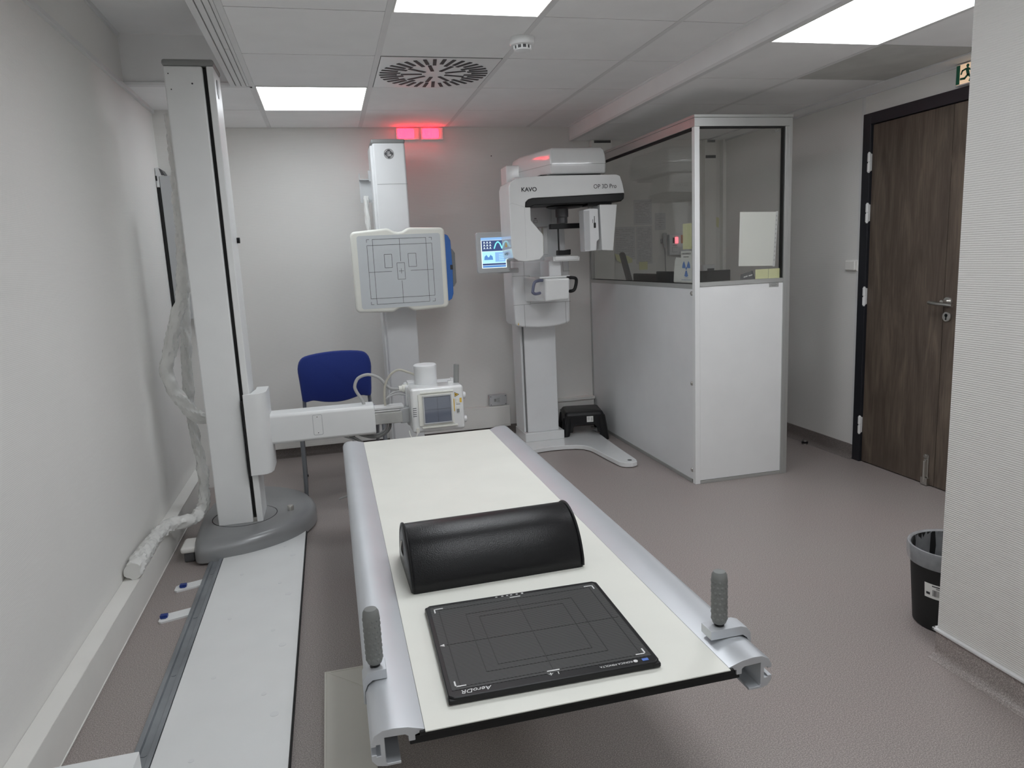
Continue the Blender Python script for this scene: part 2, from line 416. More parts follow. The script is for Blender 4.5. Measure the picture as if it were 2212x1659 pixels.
bm = BM(); box(bm, XL, XL + 0.016, YF, -0.58, CZ - 0.02, CZ + .0); box(bm, XL, XL + .012, YF, -1.18, 2.5, 2.52); struct('trim_3', bm, 'tbar')
# drop between the two ceilings
bm = BM(); box(bm, 2.122, 2.14, YF, 0, RZ, CZ + 0.06); box(bm, 2.10, 2.125, YF, 0, CZ - 0.003, CZ + 0.01); struct('trim_4', bm, 'tile', 0.001)
bm = BM(); box(bm, 2.118, 2.150, YF, 0, RZ - 0.002, RZ + 0.012)
for x in (2.69,): box(bm, x - 0.0125, x + 0.0125, NY, 0, RZ - 0.001, RZ + 0.012)
struct('trim_5', bm, 'tbar')
RRY = [-0.06 - 0.0, -0.675, -1.285, -1.885, -2.49, -3.09, NY]
bm = BM(); pf = BM()
for ci, (x0, x1) in enumerate(((2.150, 2.677), (2.703, 3.243), (3.25, XR))):
    for ri, (y1, y0) in enumerate(zip([0.0] + RRY[1:-1], RRY[1:])):
        if ci == 0 and ri == 4: continue
        tgt = pf if (ci == 1 and ri == 3) else bm
        if ci == 2 and ri > 0: continue
        if ci == 2: y0 = NY
        z = RZ if ci < 2 else RZ - 0.006
        box(tgt, x0, x1, y0 + 0.003, y1 - 0.003, z, RZ + 0.015)
struct('ceiling.004', bm, 'tile'); struct('ceiling.005', pf, 'tile_perf')
bm = BM(); box(bm, 2.14, XR, NY, 0, RZ + 0.06, RZ + 0.07); struct('ceiling.006', bm, 'gap')
bm = BM()
for y in RRY[1:-1]: box(bm, 2.15, 3.25, y - .004, y + .004, RZ + .002, RZ + .014)
struct('ceiling.008', bm, 'gap')
# vinyl skirting, coved into the floor
def cove(bm, pts_line, h=0.09, t=0.006, r=0.03):
    pass
def cove_prof(h=0.09, t=0.006, r=0.028):
    p = [(0, 0), (0, h), (t, h)]
    for i in range(6):
        a = PI + (PI / 2) * i / 5
        p.append((t + r + r * math.cos(a), r + r * math.sin(a) + 0.0008))
    p.append((t + r, 0)); return p
bm = BM(); prism(bm, [(XR - a, z) for a, z in cove_prof()], 'Y', -1.57, 0.0); struct('baseboard_right', bm, 'cove')
bm = BM(); prism(bm, [(NX - a, z) for a, z in cove_prof()], 'Y', YF, NY); struct('baseboard_near_right', bm, 'floor')
bm = BM(); box(bm, NX - 0.012, NX, YF, NY + .012, 0.087, 0.097); box(bm, NX - .012, XR, NY, NY + .012, .087, .097); struct('trim_6', bm, 'tbar', 0.003)
bm = BM(); prism(bm, [(-a, z) for a, z in cove_prof(0.075)], 'X', XL, 2.24); struct('baseboard_back', bm, 'cove')
bm = BM(); box(bm, XR - 0.006, XR, -1.57, -1.545, 0.09, RZ - .005); box(bm, XR - .01, XR, NY, 0, RZ - .016, RZ); struct('trim_7', bm, 'tbar', 0.001)

# trunking runs
bm = BM(); box(bm, XL + .001, -0.551, YF, -0.577, 0.0, 0.143)
for dz in (0.136, 0.008): box(bm, -0.553, -0.5485, YF, -0.575, dz - 0.002, dz)
box(bm, -0.60, -0.545, YF, -0.575, 0.143, 0.1445)
single('cable_trunking', bm, 'pvc', 'long white cable duct along the foot of the left wall', 'cable duct', 0.002)
bm = BM(); box(bm, -0.40, 1.555, -0.055, 0.0, 0.075, 0.238); box(bm, 1.855, 2.235, -0.055, 0.0, 0.075, 0.238)
for dz in (0.09, 0.223): box(bm, -0.40, 1.555, -0.0565, -0.05, dz, dz + 0.003)
box(bm, 1.855, 2.24, -0.07, 0.0, 0.225, 0.245)
single('cable_trunking', bm, 'pvc', 'white cable duct low on the back wall behind the blue chair', 'cable duct', 0.002)
bm = BM()
prism(bm, [(0.17, -3.09), (1.0, -3.09), (1.0, -3.22), (0.305, -3.22), (0.305, YF), (0.17, YF)], 'Z', 0, 0.06)
box(bm, 0.172, 0.176, YF, -3.10, 0.06, 0.0612); box(bm, 0.298, 0.302, YF, -3.22, 0.06, 0.0612); box(bm, 0.19, 1.0, -3.10, -3.096, .06, .0612)
prism(bm, [(0.174, -3.094), (0.182, -3.094), (0.300, -3.212), (0.300, -3.222)], 'Z', 0.06, 0.0614)
single('floor_trunking', bm, 'cream', 'cream floor duct with a mitred corner under the near left end of the table', 'cable duct', 0.002)
bm = BM(); box(bm, -0.543, -0.285, -3.72, -3.452, 0, 0.14)
single('cable_box', bm, 'white', 'white duct box on the floor between left wall and rail, cut by the bottom edge', 'cable duct', 0.003)

# ceiling lights
def lamp(x0, x1, y0, y1, z, label, m='lamp'):
    t = thing('ceiling_light', label, 'ceiling light', ((x0 + x1) / 2, (y0 + y1) / 2, z), 0, 'square light panels in the ceiling')
    bm = BM(); w = 0.006
    for d in ((x0, x1, y0, y0 + w), (x0, x1, y1 - w, y1), (x0, x0 + w, y0 + w, y1 - w), (x1 - w, x1, y0 + w, y1 - w)):
        box(bm, *d, z - 0.003, z + 0.02)
    obj('frame', bm, 'pvc', t)
    bx('diffuser', (x0 + w, x1 - w, y0 + w, y1 - w, z + 0.001, z + 0.01), m, t)
lamp(0.013, 0.587, RY[1] + .002, RY[0] - .002, CZ, 'lit ceiling panel nearest the back wall, left of the round air outlet', 'lamp_dim')
lamp(0.613, 1.187, RY[4] + .002, RY[3] - .002, CZ, 'lit ceiling panel cut by the top edge, in front of the round air outlet')
lamp(0.613, 1.187, RY[7] + .002, RY[6] - .002, CZ, 'added unseen light panel above the near end of the table')  # added panel out of view, evens the light over the room
lamp(0.613, 1.187, RY[10] + .002, RY[9] - .002, CZ, 'added unseen light panel farthest from the back wall, behind the viewer', 'lamp_dim')  # another added panel, unseen behind the camera, fill for the near room
lamp(2.150, 2.677, -3.088, -2.492, RZ, 'large lit panel in the lower ceiling on the right, near the exit sign', 'lamp_right')

# air diffuser
t = thing('air_diffuser', 'square ceiling plate with a round swirl of dark slots', 'air vent', (0.9, (RY[1] + RY[2]) / 2, CZ))
cx, cy = 0.9, (RY[1] + RY[2]) / 2
bx('plate', (0.616, 1.184, RY[2] + .008, RY[1] - .008, CZ - 0.002, CZ + 0.008), 'white', t)
bm = BM()
for d in ((0.613, 1.187, RY[2] + .003, RY[2] + .006), (.613, 1.187, RY[1] - .006, RY[1] - .003), (.6125, .615, RY[2] + .003, RY[1] - .003), (1.185, 1.1875, RY[2] + .003, RY[1] - .003)):
    box(bm, *d, CZ, CZ + .01)
obj('gap_frame', bm, 'gap', t)
bm = BM()
def slot(bm, a, r0, r1, w):
    d = Vector((math.cos(a), math.sin(a), 0)); s = Vector((-d.y, d.x, 0))
    c = Vector((cx, cy, 0))
    v = [bm.verts.new(c + d * r + s * k + Vector((0, 0, z))) for z in (CZ - 0.0045, CZ) for r, k in ((r0, -w), (r1, -w), (r1, w), (r0, w))]
    for f in ((0, 1, 2, 3), (4, 7, 6, 5), (0, 4, 5, 1), (1, 5, 6, 2), (2, 6, 7, 3), (3, 7, 4, 0)): bm.faces.new([v[i] for i in f])
for k in range(36):
    a = 2 * PI * (k + 0.3) / 36
    inner = (0.155, 0.185, 0.17, 0.19)[k % 4]
    slot(bm, a, inner, 0.272, 0.0085)
for k in range(9):
    a = 2 * PI * (k + 0.3) / 9
    slot(bm, a + 0.05, 0.060, 0.165, 0.0085)
obj('slot', bm, 'slot', t)
# smoke detector
t = thing('smoke_detector', 'round white smoke detector on the ceiling', 'smoke detector', (1.195, -2.105, CZ))
bm = BM(); lathe(bm, (1.195, -2.105, CZ), [(0.052, 0), (0.054, -0.004), (0.054, -0.026), (0.050, -0.031), (0.038, -0.034)]); obj('housing', bm, 'white', t)
bm = BM(); lathe(bm, (1.195, -2.105, CZ), [(0.034, -0.030), (0.034, -0.048)]); obj('chamber', bm, 'dgrey', t)
bm = BM()
for k in range(10):
    a = 2 * PI * k / 10; p = Vector((1.195 + math.cos(a) * .036, -2.105 + math.sin(a) * .036, CZ - .033))
    cyl(bm, p, 0.0042, -0.016, 'Z', 8)
lathe(bm, (1.195, -2.105, CZ), [(0.037, -0.047), (0.034, -0.052), (0.02, -0.055), (0.0, -0.056)]); obj('cap', bm, 'white', t)

# ------------------------------------------------------------------ door
D0, D1, DT = -1.57, -2.49, 2.06
t = bpy.data.objects.new('door_1', None); COL.objects.link(t); t.location = (XR, -2.03, 0); t['kind'] = 'structure'
bm = BM(); fw = 0.062
for d in ((D0 - fw, D0, 0, DT), (D1, D1 + fw, 0, DT), (D1 + fw, D0 - fw, DT - fw, DT)):
    box(bm, XR - 0.012, XR + 0.10, d[0], d[1], d[2], d[3])
for d in ((D0 - fw - .018, D0 - fw, 0, DT - fw), (D1 + fw, D1 + fw + .018, 0, DT - fw), (D1 + fw, D0 - fw, DT - fw - .018, DT - fw)):
    box(bm, XR + 0.016, XR + 0.06, d[0], d[1], d[2], d[3])
obj('door_frame', bm, 'doorframe', t, 0.002)
lf = D0 - fw - 0.004; lr = D1 + fw + .004
bm = BM(); box(bm, XR + 0.004, XR + 0.044, -2.192, lf, 0.006, DT - fw - .004); leaf = obj('door_leaf', bm, 'wood', t, 0.001)
bm = BM(); box(bm, XR + 0.004, XR + 0.044, lr, -2.1955, 0.006, DT - fw - .004); obj('door_edge_panel', bm, 'wood', t, 0.001)
for z in (0.18, 0.965, 1.45, 1.735):
    bm = BM(); cyl(bm, (XR - 0.012, D0 - fw + .004, z), 0.0095, 0.048, 'Z', 16); cyl(bm, (XR - 0.012, D0 - fw + .004, z + .056), 0.0095, 0.048, 'Z', 16)
    cyl(bm, (XR - .012, D0 - fw + .004, z - .006), .006, .116, 'Z', 12)
    box(bm, XR - .008, XR + .004, D0 - fw - .003, D0 - fw + .010, z + .005, z + .1)
    obj('hinge', bm, 'white', t, 0.002)
hb = BM(); lathe(hb, (XR + 0.004, -2.222, 1.012), [(0.026, 0), (0.026, -0.006), (0.024, -0.009), (0.012, -0.009), (0.011, -0.045)], axis='X')
h = obj('door_handle', hb, 'steel', t)
bm = BM(); tube(bm, [(XR - 0.045, -2.145, 1.008), (XR - 0.047, -2.2, 1.004), (XR - 0.047, -2.235, 1.003), (XR - .047, -2.30, 1.0)], 0.0095, 14)
obj('lever', bm, 'steel', h)
bm = BM(); lathe(bm, (XR + 0.004, -2.222, 0.935), [(0.026, 0), (0.026, -0.006), (0.024, -0.009)], axis='X'); lk = obj('lock_escutcheon', bm, 'steel', t)
bm = BM(); cyl(bm, (XR - 0.0055, -2.222, 0.942), 0.009, -0.001, 'X', 16); box(bm, XR - .0067, XR - .0055, -2.225, -2.219, .918, .942); obj('keyhole', bm, 'black', lk)
bm = BM(); box(bm, XR - 0.002, XR + 0.004, -2.155, -2.128, 0.004, 0.17); box(bm, XR - .012, XR + .0, -2.150, -2.133, .05, .15)
cyl(bm, (XR - .012, -2.14, .165), .011, .018, 'X', 16); box(bm, XR - .016, XR + .004, -2.165, -2.120, .004, .045); cyl(bm, (XR - .014, -2.1415, .02), .007, .12, 'Z', 12)
obj('floor_bolt', bm, 'steel', t, 0.002)
# behind the door, closes the opening
bm = BM(); box(bm, XR + 0.10, XR + 0.14, -2.6, -1.5, 0, 2.1); struct('wall_right_recess', bm, 'wall')

# exit sign, switch, door stop, junction box
t = thing('exit_sign', 'lit green and white running-man exit sign above the door', 'exit sign', (XR, -2.34, 2.064))
bx('housing', (XR - 0.035, XR - 0.012, -2.475, -2.228, 2.064, 2.166), 'ltgrey', t, 0.003)
bx('lit_face', (XR - 0.037, XR - 0.035, -2.468, -2.235, 2.070, 2.160), 'exitlit', t)
bm = BM()
e = XR - 0.0385; f = XR - .037
box(bm, e, f, -2.256, -2.236, 2.071, 2.159); box(bm, e, f, -2.468, -2.375, 2.071, 2.159)
def run(bm, pts, w):
    for (a, b) in zip(pts, pts[1:]):
        a = Vector(a); b = Vector(b); d = (b - a).normalized(); s = Vector((-d.y, d.x)) * w
        q = [a + s - d * w * .6, b + s + d * w * .6, b - s + d * w * .6, a - s - d * w * .6]
        prism(bm, [(p.x, p.y) for p in q], 'X', e, f)
cyl(bm, (f, -2.300, 2.148), 0.008, e - f, 'X', 16)
run(bm, [(-2.297, 2.135), (-2.305, 2.108)], 0.008)
run(bm, [(-2.290, 2.135), (-2.270, 2.130), (-2.264, 2.116)], 0.004)
run(bm, [(-2.305, 2.134), (-2.325, 2.122), (-2.338, 2.130)], 0.004)
run(bm, [(-2.303, 2.106), (-2.285, 2.092), (-2.262, 2.094)], 0.005)
run(bm, [(-2.305, 2.106), (-2.322, 2.092), (-2.315, 2.076)], 0.005)
obj('pictogram', bm, 'green', t)
t = thing('light_switch', 'white double light switch on the wall left of the door', 'light switch', (XR, -1.505, 1.166))
bx('back_plate', (XR - 0.010, XR, -1.558, -1.452, 1.166, 1.231), 'pvc', t, 0.004)
bx('rocker', (XR - 0.018, XR - 0.010, -1.502, -1.460, 1.173, 1.224), 'pvc', t, 0.003)
bx('rocker', (XR - 0.026, XR - 0.010, -1.553, -1.508, 1.170, 1.227), 'pvc', t, 0.006)
t = thing('door_stop', 'small black and steel door stop on the floor right of the booth', 'door stop', (3.33, -1.165, 0))
bm = BM(); cyl(bm, (3.335, -1.165, 0), 0.013, 0.03); obj('post', bm, 'steel', t)
bm = BM(); lathe(bm, (3.335, -1.165, 0.008), [(0.014, 0), (0.021, 0.002), (0.021, 0.012), (0.014, 0.014)]); obj('rubber_ring', bm, 'black', t)
t = thing('junction_box', 'grey screwed junction box just above the back wall cable duct', 'junction box', (1.467, 0, 0.225))
bx('housing', (1.40, 1.534, -0.055, 0, 0.240, 0.322), 'ltgrey', t, 0.004)
for x in (1.41, 1.524):
    for z in (.25, .312):
        bm = BM(); cyl(bm, (x, -.055, z), .0035, -.001, 'Y', 10); obj('screw', bm, 'line', t)
bm = BM(); box(bm, 1.434, 1.452, -0.0556, -.055, .272, .295)
for k in range(5): box(bm, 1.456, 1.480 - .004 * (k % 2), -.0556, -.055, .268 + k * .007, .271 + k * .007)
obj('printed_label', bm, 'grey', t)

# red warning lamps
for x0 in (0.843, 1.017):
    t = thing('warning_lamp', 'glowing red warning lamp at the top of the back wall, ' + ('left one of the pair' if x0 < 1 else 'right one of the pair'), 'warning light', (x0 + .078, 0, 2.19), 0, 'red warning lamps on the back wall')
    bx('housing', (x0, x0 + 0.157, -0.018, 0, 2.19, 2.270), 'white', t, 0.003)
    bm = BM(); prism(bm, rrect(x0 + .008, x0 + .125, 2.197, 2.264, .012), 'Y', -.026, -.018); obj('lens', bm, 'redlamp', t, 0.002)
    bm = BM(); prism(bm, rrect(x0 + .022, x0 + .065, 2.206, 2.256, .010), 'Y', -.031, -.026); obj('lamp_window', bm, 'redlamp', t, 0.002)

# ------------------------------------------------------------------ floor track
t = thing('floor_track', 'white covered floor rail running from the tall column toward the camera', 'floor rail', (-.12, -3.5, 0))
bx('cover_plate', (-0.296, 0.072, YF + .1, -1.3, 0.0, 0.022), 'white', t, 0.002)
for k in range(5):
    y = -1.95 - 0.42 * k
    for (px, py, pr_) in ((0.02, y, .013), (-0.19, y - .15, .008), (-0.02, y + .12, .008)):
        bm = BM(); cyl(bm, (px, py, 0.022), pr_, .0008, 'Z', 18); obj('plug', bm, 'satin', t)
bx('side_strip', (0.072, 0.0765, YF + .1, -1.3, 0.0, 0.018), 'blackmatte', t)
bm = BM()
prism(bm, [(-0.357, 0), (-0.357, 0.018), (-0.342, 0.020), (-0.338, 0.012), (-0.316, 0.012), (-0.312, 0.024), (-0.298, 0.024), (-0.298, 0)], 'Y', YF + .1, -1.3)
rl = obj('rail', bm, 'rail', t, 0.001)
for k in range(4):
    bm = BM(); cyl(bm, (-0.3285, -2.02 - .42 * k, 0.012), 0.008, 0.0015, 'Z', 18); obj('screw', bm, 'rail', rl)
for (x0, y0, y1, bxc) in ((-0.462, -2.085, -2.130, -0.430), (-0.468, -2.362, -2.410, -0.452)):
    bm = BM(); prism(bm, [(x0 + .012, y1 - .018), (-0.357, y1 + .012), (-.357, y0 + .03), (x0 + .01, y0 - .0), (x0, y0 - .012), (x0, y1 - .008)], 'Z', 0.0, 0.008)
    for k in range(4): cyl(bm, (x0 + .03 + k * .02, (y0 + y1) / 2, .008), .0016, .0008, 'Z', 8)
    s = obj('stop_tab', bm, 'white', t, 0.001)
    bm = BM(); box(bm, bxc - .014, bxc + .014, (y0 + y1) / 2 - .012, (y0 + y1) / 2 + .010, .008, .020); box(bm, bxc - .010, bxc + .010, (y0 + y1) / 2 - .018, (y0 + y1) / 2 - .012, .008, .014)
    obj('blue_clip', bm, 'tabblue', s, 0.002)

# ------------------------------------------------------------------ tube stand
t = thing('xray_tube_stand', 'tall white column with grey oval foot and side arm carrying the x-ray tube head', 'x-ray stand', (-0.2, -1.5, 0.02))
outl = [(-0.445, -1.60), (-0.436, -1.76), (-0.415, -1.86), (-0.375, -1.885), (-0.30, -1.875), (-0.18, -1.85), (-0.06, -1.79), (0.035, -1.705), (0.095, -1.60), (0.122, -1.49), (0.118, -1.36), (0.075, -1.22), (0.0, -1.10), (-0.10, -1.01), (-0.20, -0.965), (-0.30, -0.98), (-0.38, -1.06), (-0.43, -1.2), (-0.448, -1.4)]
path = smooth_path([(x, y, 0) for x, y in outl] + [(outl[0][0], outl[0][1], 0)], 4)[:-1]
c = Vector((-0.17, -1.45, 0)); rings = []
for s, z in ((1.0, 0.012), (1.0, 0.056), (0.992, 0.070), (0.975, 0.082), (0.945, 0.092), (0.90, 0.099), (0.8, 0.102), (0.3, 0.103)):
    rings.append([c + (p - c) * s + Vector((0, 0, z)) for p in path])
bm = BM(); loft(bm, rings); base = obj('base_cover', bm, 'basegrey', t, ang=60)
base.parent = t
bm = BM(); lathe(bm, (0.0, -1.525, 0.094), [(0.020, 0), (0.020, 0.003)], 24); obj('knob_ring', bm, 'blackmatte', base)
bm = BM(); lathe(bm, (0.0, -1.525, 0.096), [(0.016, 0), (0.0165, 0.026), (0.014, 0.031), (0.0, 0.032)], 24); obj('knob', bm, 'steel', base)
bm = BM(); 
cc = Vector((-0.225, -1.53, 0.1025)); ring_o = [cc + Vector((math.cos(a) * .157, math.sin(a) * .157, 0)) for a in [2 * PI * k / 64 for k in range(64)]]
for k in range(64):
    a = 2 * PI * k / 64; b2 = 2 * PI * (k + 1) / 64
    q = [cc + Vector((math.cos(x) * r_, math.sin(x) * r_, -0.0035)) for x, r_ in ((a, .155), (b2, .155), (b2, .159), (a, .159))]
    q2 = [p + Vector((0, 0, .004)) for p in q]
    v = [bm.verts.new(p) for p in q + q2]
    for ff in ((0, 1, 2, 3), (4, 7, 6, 5), (0, 4, 5, 1), (2, 6, 7, 3)): bm.faces.new([v[i] for i in ff])
obj('groove', bm, 'blackmatte', base)
bm = BM(); box(bm, -0.49, -0.42, -1.82, -1.68, 0.045, 0.075); f1 = obj('foot_guide', bm, 'pvc', t, 0.012)
bm = BM(); box(bm, -.478, -.43, -1.81, -1.70, .0, .045); obj('guide_wheel', bm, 'dgrey', f1, .006)
bm = BM(); box(bm, -0.338, -0.174, -1.645, -1.42, 0.098, 2.256); col = obj('column', bm, 'white', t, 0.008)
bm = BM(); box(bm, -0.157, -0.127, -1.645, -1.42, 0.098, 2.256); colf = obj('column_front', bm, 'white', t, 0.005)
bx('slot', (-0.174, -0.157, -1.625, -1.42, 0.125, 2.25), 'blackmatte', t)
bx('slot_end', (-0.174, -0.157, -1.643, -1.60, 0.1, 0.125), 'steel', t)
bm = BM(); prism(bm, [(x, z) for x, z in [(-0.342, -1.649), (-0.123, -1.649), (-0.123, -1.416), (-0.342, -1.416)]], 'Z', 2.256, 2.285); obj('column_cap', bm, 'grey', t, 0.012)
for x, z, r_ in ((-0.318, 2.222, .0028), (-0.312, 2.155, .0028), (-.222, 2.180, .004)):
    bm = BM(); cyl(bm, (x, -1.6455, z), r_, -.0008, 'Y', 12); obj('screw', bm, 'line', col)
# oval badge on the side face of the column
nrm = Vector((0, 1, 0))
bm = BM(); o0 = Vector((-0.127, -1.555, 2.175))
yd = nrm; zd = Vector((0, 0, 1)); xd = Vector((yd.y, -yd.x, 0))
ring = [o0 + yd * (.032 * math.cos(2 * PI * k / 28)) + zd * (.042 * math.sin(2 * PI * k / 28)) for k in range(28)]
loft(bm, [[p + xd * .0004 for p in ring], [p + xd * .002 for p in ring]]); obj('side_badge', bm, 'dgrey', colf)
bm = BM(); cyl(bm, (-0.127, -1.45, 1.49), 0.014, 0.014, 'X', 14); obj('lock_knob', bm, 'black', colf)
# carriage
bm = BM()
prof = [(-0.157, -1.66), (-0.157, -1.672), (-0.11, -1.672), (-0.08, -1.665), (-0.062, -1.645), (-0.052, -1.61), (-0.05, -1.45), (-0.11, -1.45), (-0.108, -1.52), (-0.124, -1.645)]
prism(bm, prof, 'Z', 0.345, 0.752); car = obj('carriage', bm, 'white', t, 0.003)
bm = BM(); box(bm, -.168, -.1585, -1.668, -1.64, .345, .72); obj('carriage_gap', bm, 'blackmatte', car)
# arm
bm = BM(); prism(bm, [(-1.565, .478), (-1.565, .608), (-1.553, .620), (-1.44, .620), (-1.428, .608), (-1.428, .478), (-1.44, .466), (-1.553, .466)], 'X', -0.058, 0.468)
arm = obj('arm', bm, 'white', t, 0.006)
bm = BM(); prism(bm, rrect(.156, .199, .497, .598, .006), 'Y', -1.5665, -1.564); ap = obj('access_plate', bm, 'white', arm, .0006)
for z in (.589, .506):
    bm = BM(); cyl(bm, (.177, -1.5665, z), .0025, -.0006, 'Y', 10); obj('screw', bm, 'line', ap)
bm = BM()
for a, b2 in ((-0.3, 0.0),): pass
prism(bm, rrect(.153, .202, .494, .601, .008), 'Y', -1.5655, -1.564); obj('plate_gap', bm, 'ltgrey', ap)
bm = BM(); box(bm, 0.46, 0.622, -1.535, -1.45, 0.588, 0.600); box(bm, .46, .622, -1.535, -1.45, .576, .584); box(bm, .461, .620, -1.525, -1.455, .568, .596)
tele = obj('telescopic_rail', bm, 'tbar', t, 0.002)
bx('rail_plate', (0.46, 0.612, -1.545, -1.46, 0.512, 0.572), plain('worn_plate', (0.50, 0.50, 0.48), 0.6, grain=1.0, gscale=90, var=0.3), tele, 0.004)
bx('bracket', (0.60, 0.665, -1.54, -1.46, 0.506, 0.586), 'ltgrey', tele, 0.004)
# tube head
bm = BM(); box(bm, 0.650, 0.926, -1.65, -1.50, 0.468, 0.704); head = obj('tube_head', bm, 'gloss', t, 0.016, 4)
bx('head_back', (0.640, 0.915, -1.50, -1.36, 0.478, 0.698), 'satin', head, 0.014)
bm = BM(); lathe(bm, (0.752, -1.50, 0.69), [(0.060, 0), (0.060, 0.094), (0.061, 0.096), (0.061, 0.112), (0.056, 0.117), (0.0, 0.118)], 40); obj('tube_housing', bm, 'satin', head)
bm = BM(); tube(bm, [(0.905, -1.56, 0.70), (0.912, -1.56, 0.80)], 0.0145, 18, 1); obj('grip_bar', bm, 'grey', head)
bx('brake_lever', (0.860, 0.888, -1.58, -1.54, 0.700, 0.716), 'gloss', head, 0.002)
bx('brake_lever', (0.880, 0.894, -1.56, -1.52, 0.704, 0.728), 'gloss', head, 0.002)
for z in (.640, .512):
    bm = BM(); lathe(bm, (0.924, -1.60, z), [(0.018, 0), (0.019, 0.014), (0.016, 0.019), (0.0, 0.020)], 24, 'X'); obj('knob', bm, 'satin', head)
bm = BM(); box(bm, 0.686, 0.870, -1.656, -1.65, 0.505, 0.672); w = obj('window_frame', bm, 'offwhite', head, 0.002)
for d in ((0.700, 0.872, -1.660, -1.649, 0.675, 0.681), (.700, .885, -1.660, -1.649, .492, .500)): bx('accessory_rail', d, 'offwhite', head, .001)
bm = BM(); box(bm, 0.709, 0.860, -1.662, -1.656, 0.513, 0.520); box(bm, .709, .860, -1.662, -1.656, .657, .664); box(bm, .709, .716, -1.662, -1.656, .520, .657); box(bm, .854, .860, -1.662, -1.656, .520, .657)
obj('window_bezel', bm, 'ltgrey', w, .001)
bx('collimator_window', (0.716, 0.854, -1.658, -1.656, 0.520, 0.657), 'collglass', w)
bm = BM(); box(bm, .7847, .7857, -1.6584, -1.658, .52, .657); box(bm, .716, .854, -1.6584, -1.658, .588, .589); obj('cross_hair', bm, 'line', w)
bm = BM()
for k in range(5): box(bm, 0.657, 0.676, -1.6506, -1.6500, 0.558 + k * .0105, 0.561 + k * .0105)
obj('vent_slit', bm, 'line', head)
bm = BM(); prism(bm, [(.878, .643), (.903, .655), (.878, .668)], 'Y', -1.6512, -1.65); wt = obj('warning_triangle', bm, 'ink', head)
bm = BM(); prism(bm, [(.8795, .6455), (.8985, .655), (.8795, .6645)], 'Y', -1.6518, -1.6512); obj('triangle_field', bm, 'yellow', wt)
bm = BM(); cyl(bm, (.885, -1.6518, .655), .0032, -.0004, 'Y', 12); obj('triangle_dot', bm, 'ink', wt)
for d in ((.871, .8755, -1.6512, -1.65, .568, .634), (.903, .914, -1.651, -1.65, .612, .636)): bx('yellow_label', d, 'yellow', head)
for d in ((.883, .895, -1.654, -1.65, .612, .634), (.884, .898, -1.654, -1.65, .578, .592)): bx('push_button', d, 'offwhite', head, .001)
bm = BM(); box(bm, .884, .905, -1.6506, -1.65, .602, .604); obj('dark_mark', bm, 'ink', head)
bx('switch', (.886, .899, -1.655, -1.65, .562, .577), 'grey', head, .001)
bm = BM(); lathe(bm, (0.66, -1.46, 0.678), [(0.026, 0), (0.026, -0.008), (0.022, -0.008), (0.022, -0.03), (0.017, -0.034), (0.016, -0.05)], 24, 'X'); obj('connector', bm, 'offwhite', head)
bm = BM(); box(bm, .655, .70, -1.49, -1.42, .67, .715); obj('connector_block', bm, 'satin', head, .004)
bm = BM(); tube(bm, [(0.676, -1.655, .475), (.668, -1.66, .46), (.655, -1.655, .44), (.64, -1.63, .45), (.636, -1.6, .475)], .0025, 8); prism(bm, rrect(.668, .684, .473, .498, .004), 'Y', -1.658, -1.65); obj('pull_cord', bm, 'offwhite', head)
def hose(name, pts, r, m, parent):
    bm = BM(); tube(bm, pts, r, 12, 8); return obj(name, bm, m, parent)
hose('grey_hose', [(0.428, -1.50, 0.59), (0.410, -1.50, 0.645), (0.386, -1.50, 0.690), (0.380, -1.50, 0.722), (0.400, -1.50, 0.760), (0.450, -1.50, 0.775), (0.505, -1.50, 0.755), (0.540, -1.49, 0.712), (0.565, -1.48, 0.688), (0.612, -1.46, 0.677)], 0.0082, 'hosegrey', t)
hose('beige_hose', [(0.700, -1.50, 0.752), (0.663, -1.50, 0.769), (0.615, -1.50, 0.787), (0.574, -1.50, 0.770), (0.545, -1.50, 0.732), (0.531, -1.50, 0.689), (0.527, -1.50, 0.640), (0.529, -1.49, 0.590), (0.528, -1.47, 0.50)], 0.0062, 'hosebeige', t)
hose('grey_hose', [(0.65, -1.48, 0.645), (0.60, -1.48, 0.655), (0.56, -1.49, 0.650), (0.537, -1.49, 0.630), (.534, -1.46, .58), (.54, -1.43, .50)], 0.0055, 'hosegrey', t)
hose('grey_hose', [(0.65, -1.47, 0.655), (0.61, -1.47, 0.668), (0.57, -1.48, 0.662), (0.545, -1.48, 0.635), (.545, -1.45, .58), (.55, -1.42, .50)], 0.0055, 'hosegrey', t)
hose('grey_hose', [(0.555, -1.45, 0.52), (0.545, -1.46, 0.47), (0.51, -1.47, 0.44), (0.46, -1.48, 0.432), (0.41, -1.48, 0.445), (.37, -1.47, .46)], 0.008, 'grey', t)
hose('grey_hose', [(0.535, -1.44, 0.52), (0.53, -1.45, 0.475), (0.50, -1.46, 0.447), (0.46, -1.46, 0.441), (0.41, -1.47, 0.452), (.36, -1.46, .46)], 0.007, 'hosegrey', t)
hose('grey_hose', [(0.33, -1.50, 0.46), (0.38, -1.52, 0.43), (0.43, -1.56, 0.38), (0.46, -1.60, 0.30), (0.44, -1.60, .2), (.30, -1.50, .12)], 0.007, 'grey', t)
hose('grey_hose', [(0.30, -1.50, 0.46), (0.36, -1.52, 0.43), (0.41, -1.57, 0.37), (0.44, -1.61, 0.29), (0.41, -1.60, .2), (.25, -1.50, .12)], 0.005, 'hosegrey', t)
hose('grey_hose', [(0.352, -1.46, 0.46), (0.352, -1.47, 0.40), (0.351, -1.47, 0.33), (.34, -1.45, .2)], 0.008, 'dgrey', t)

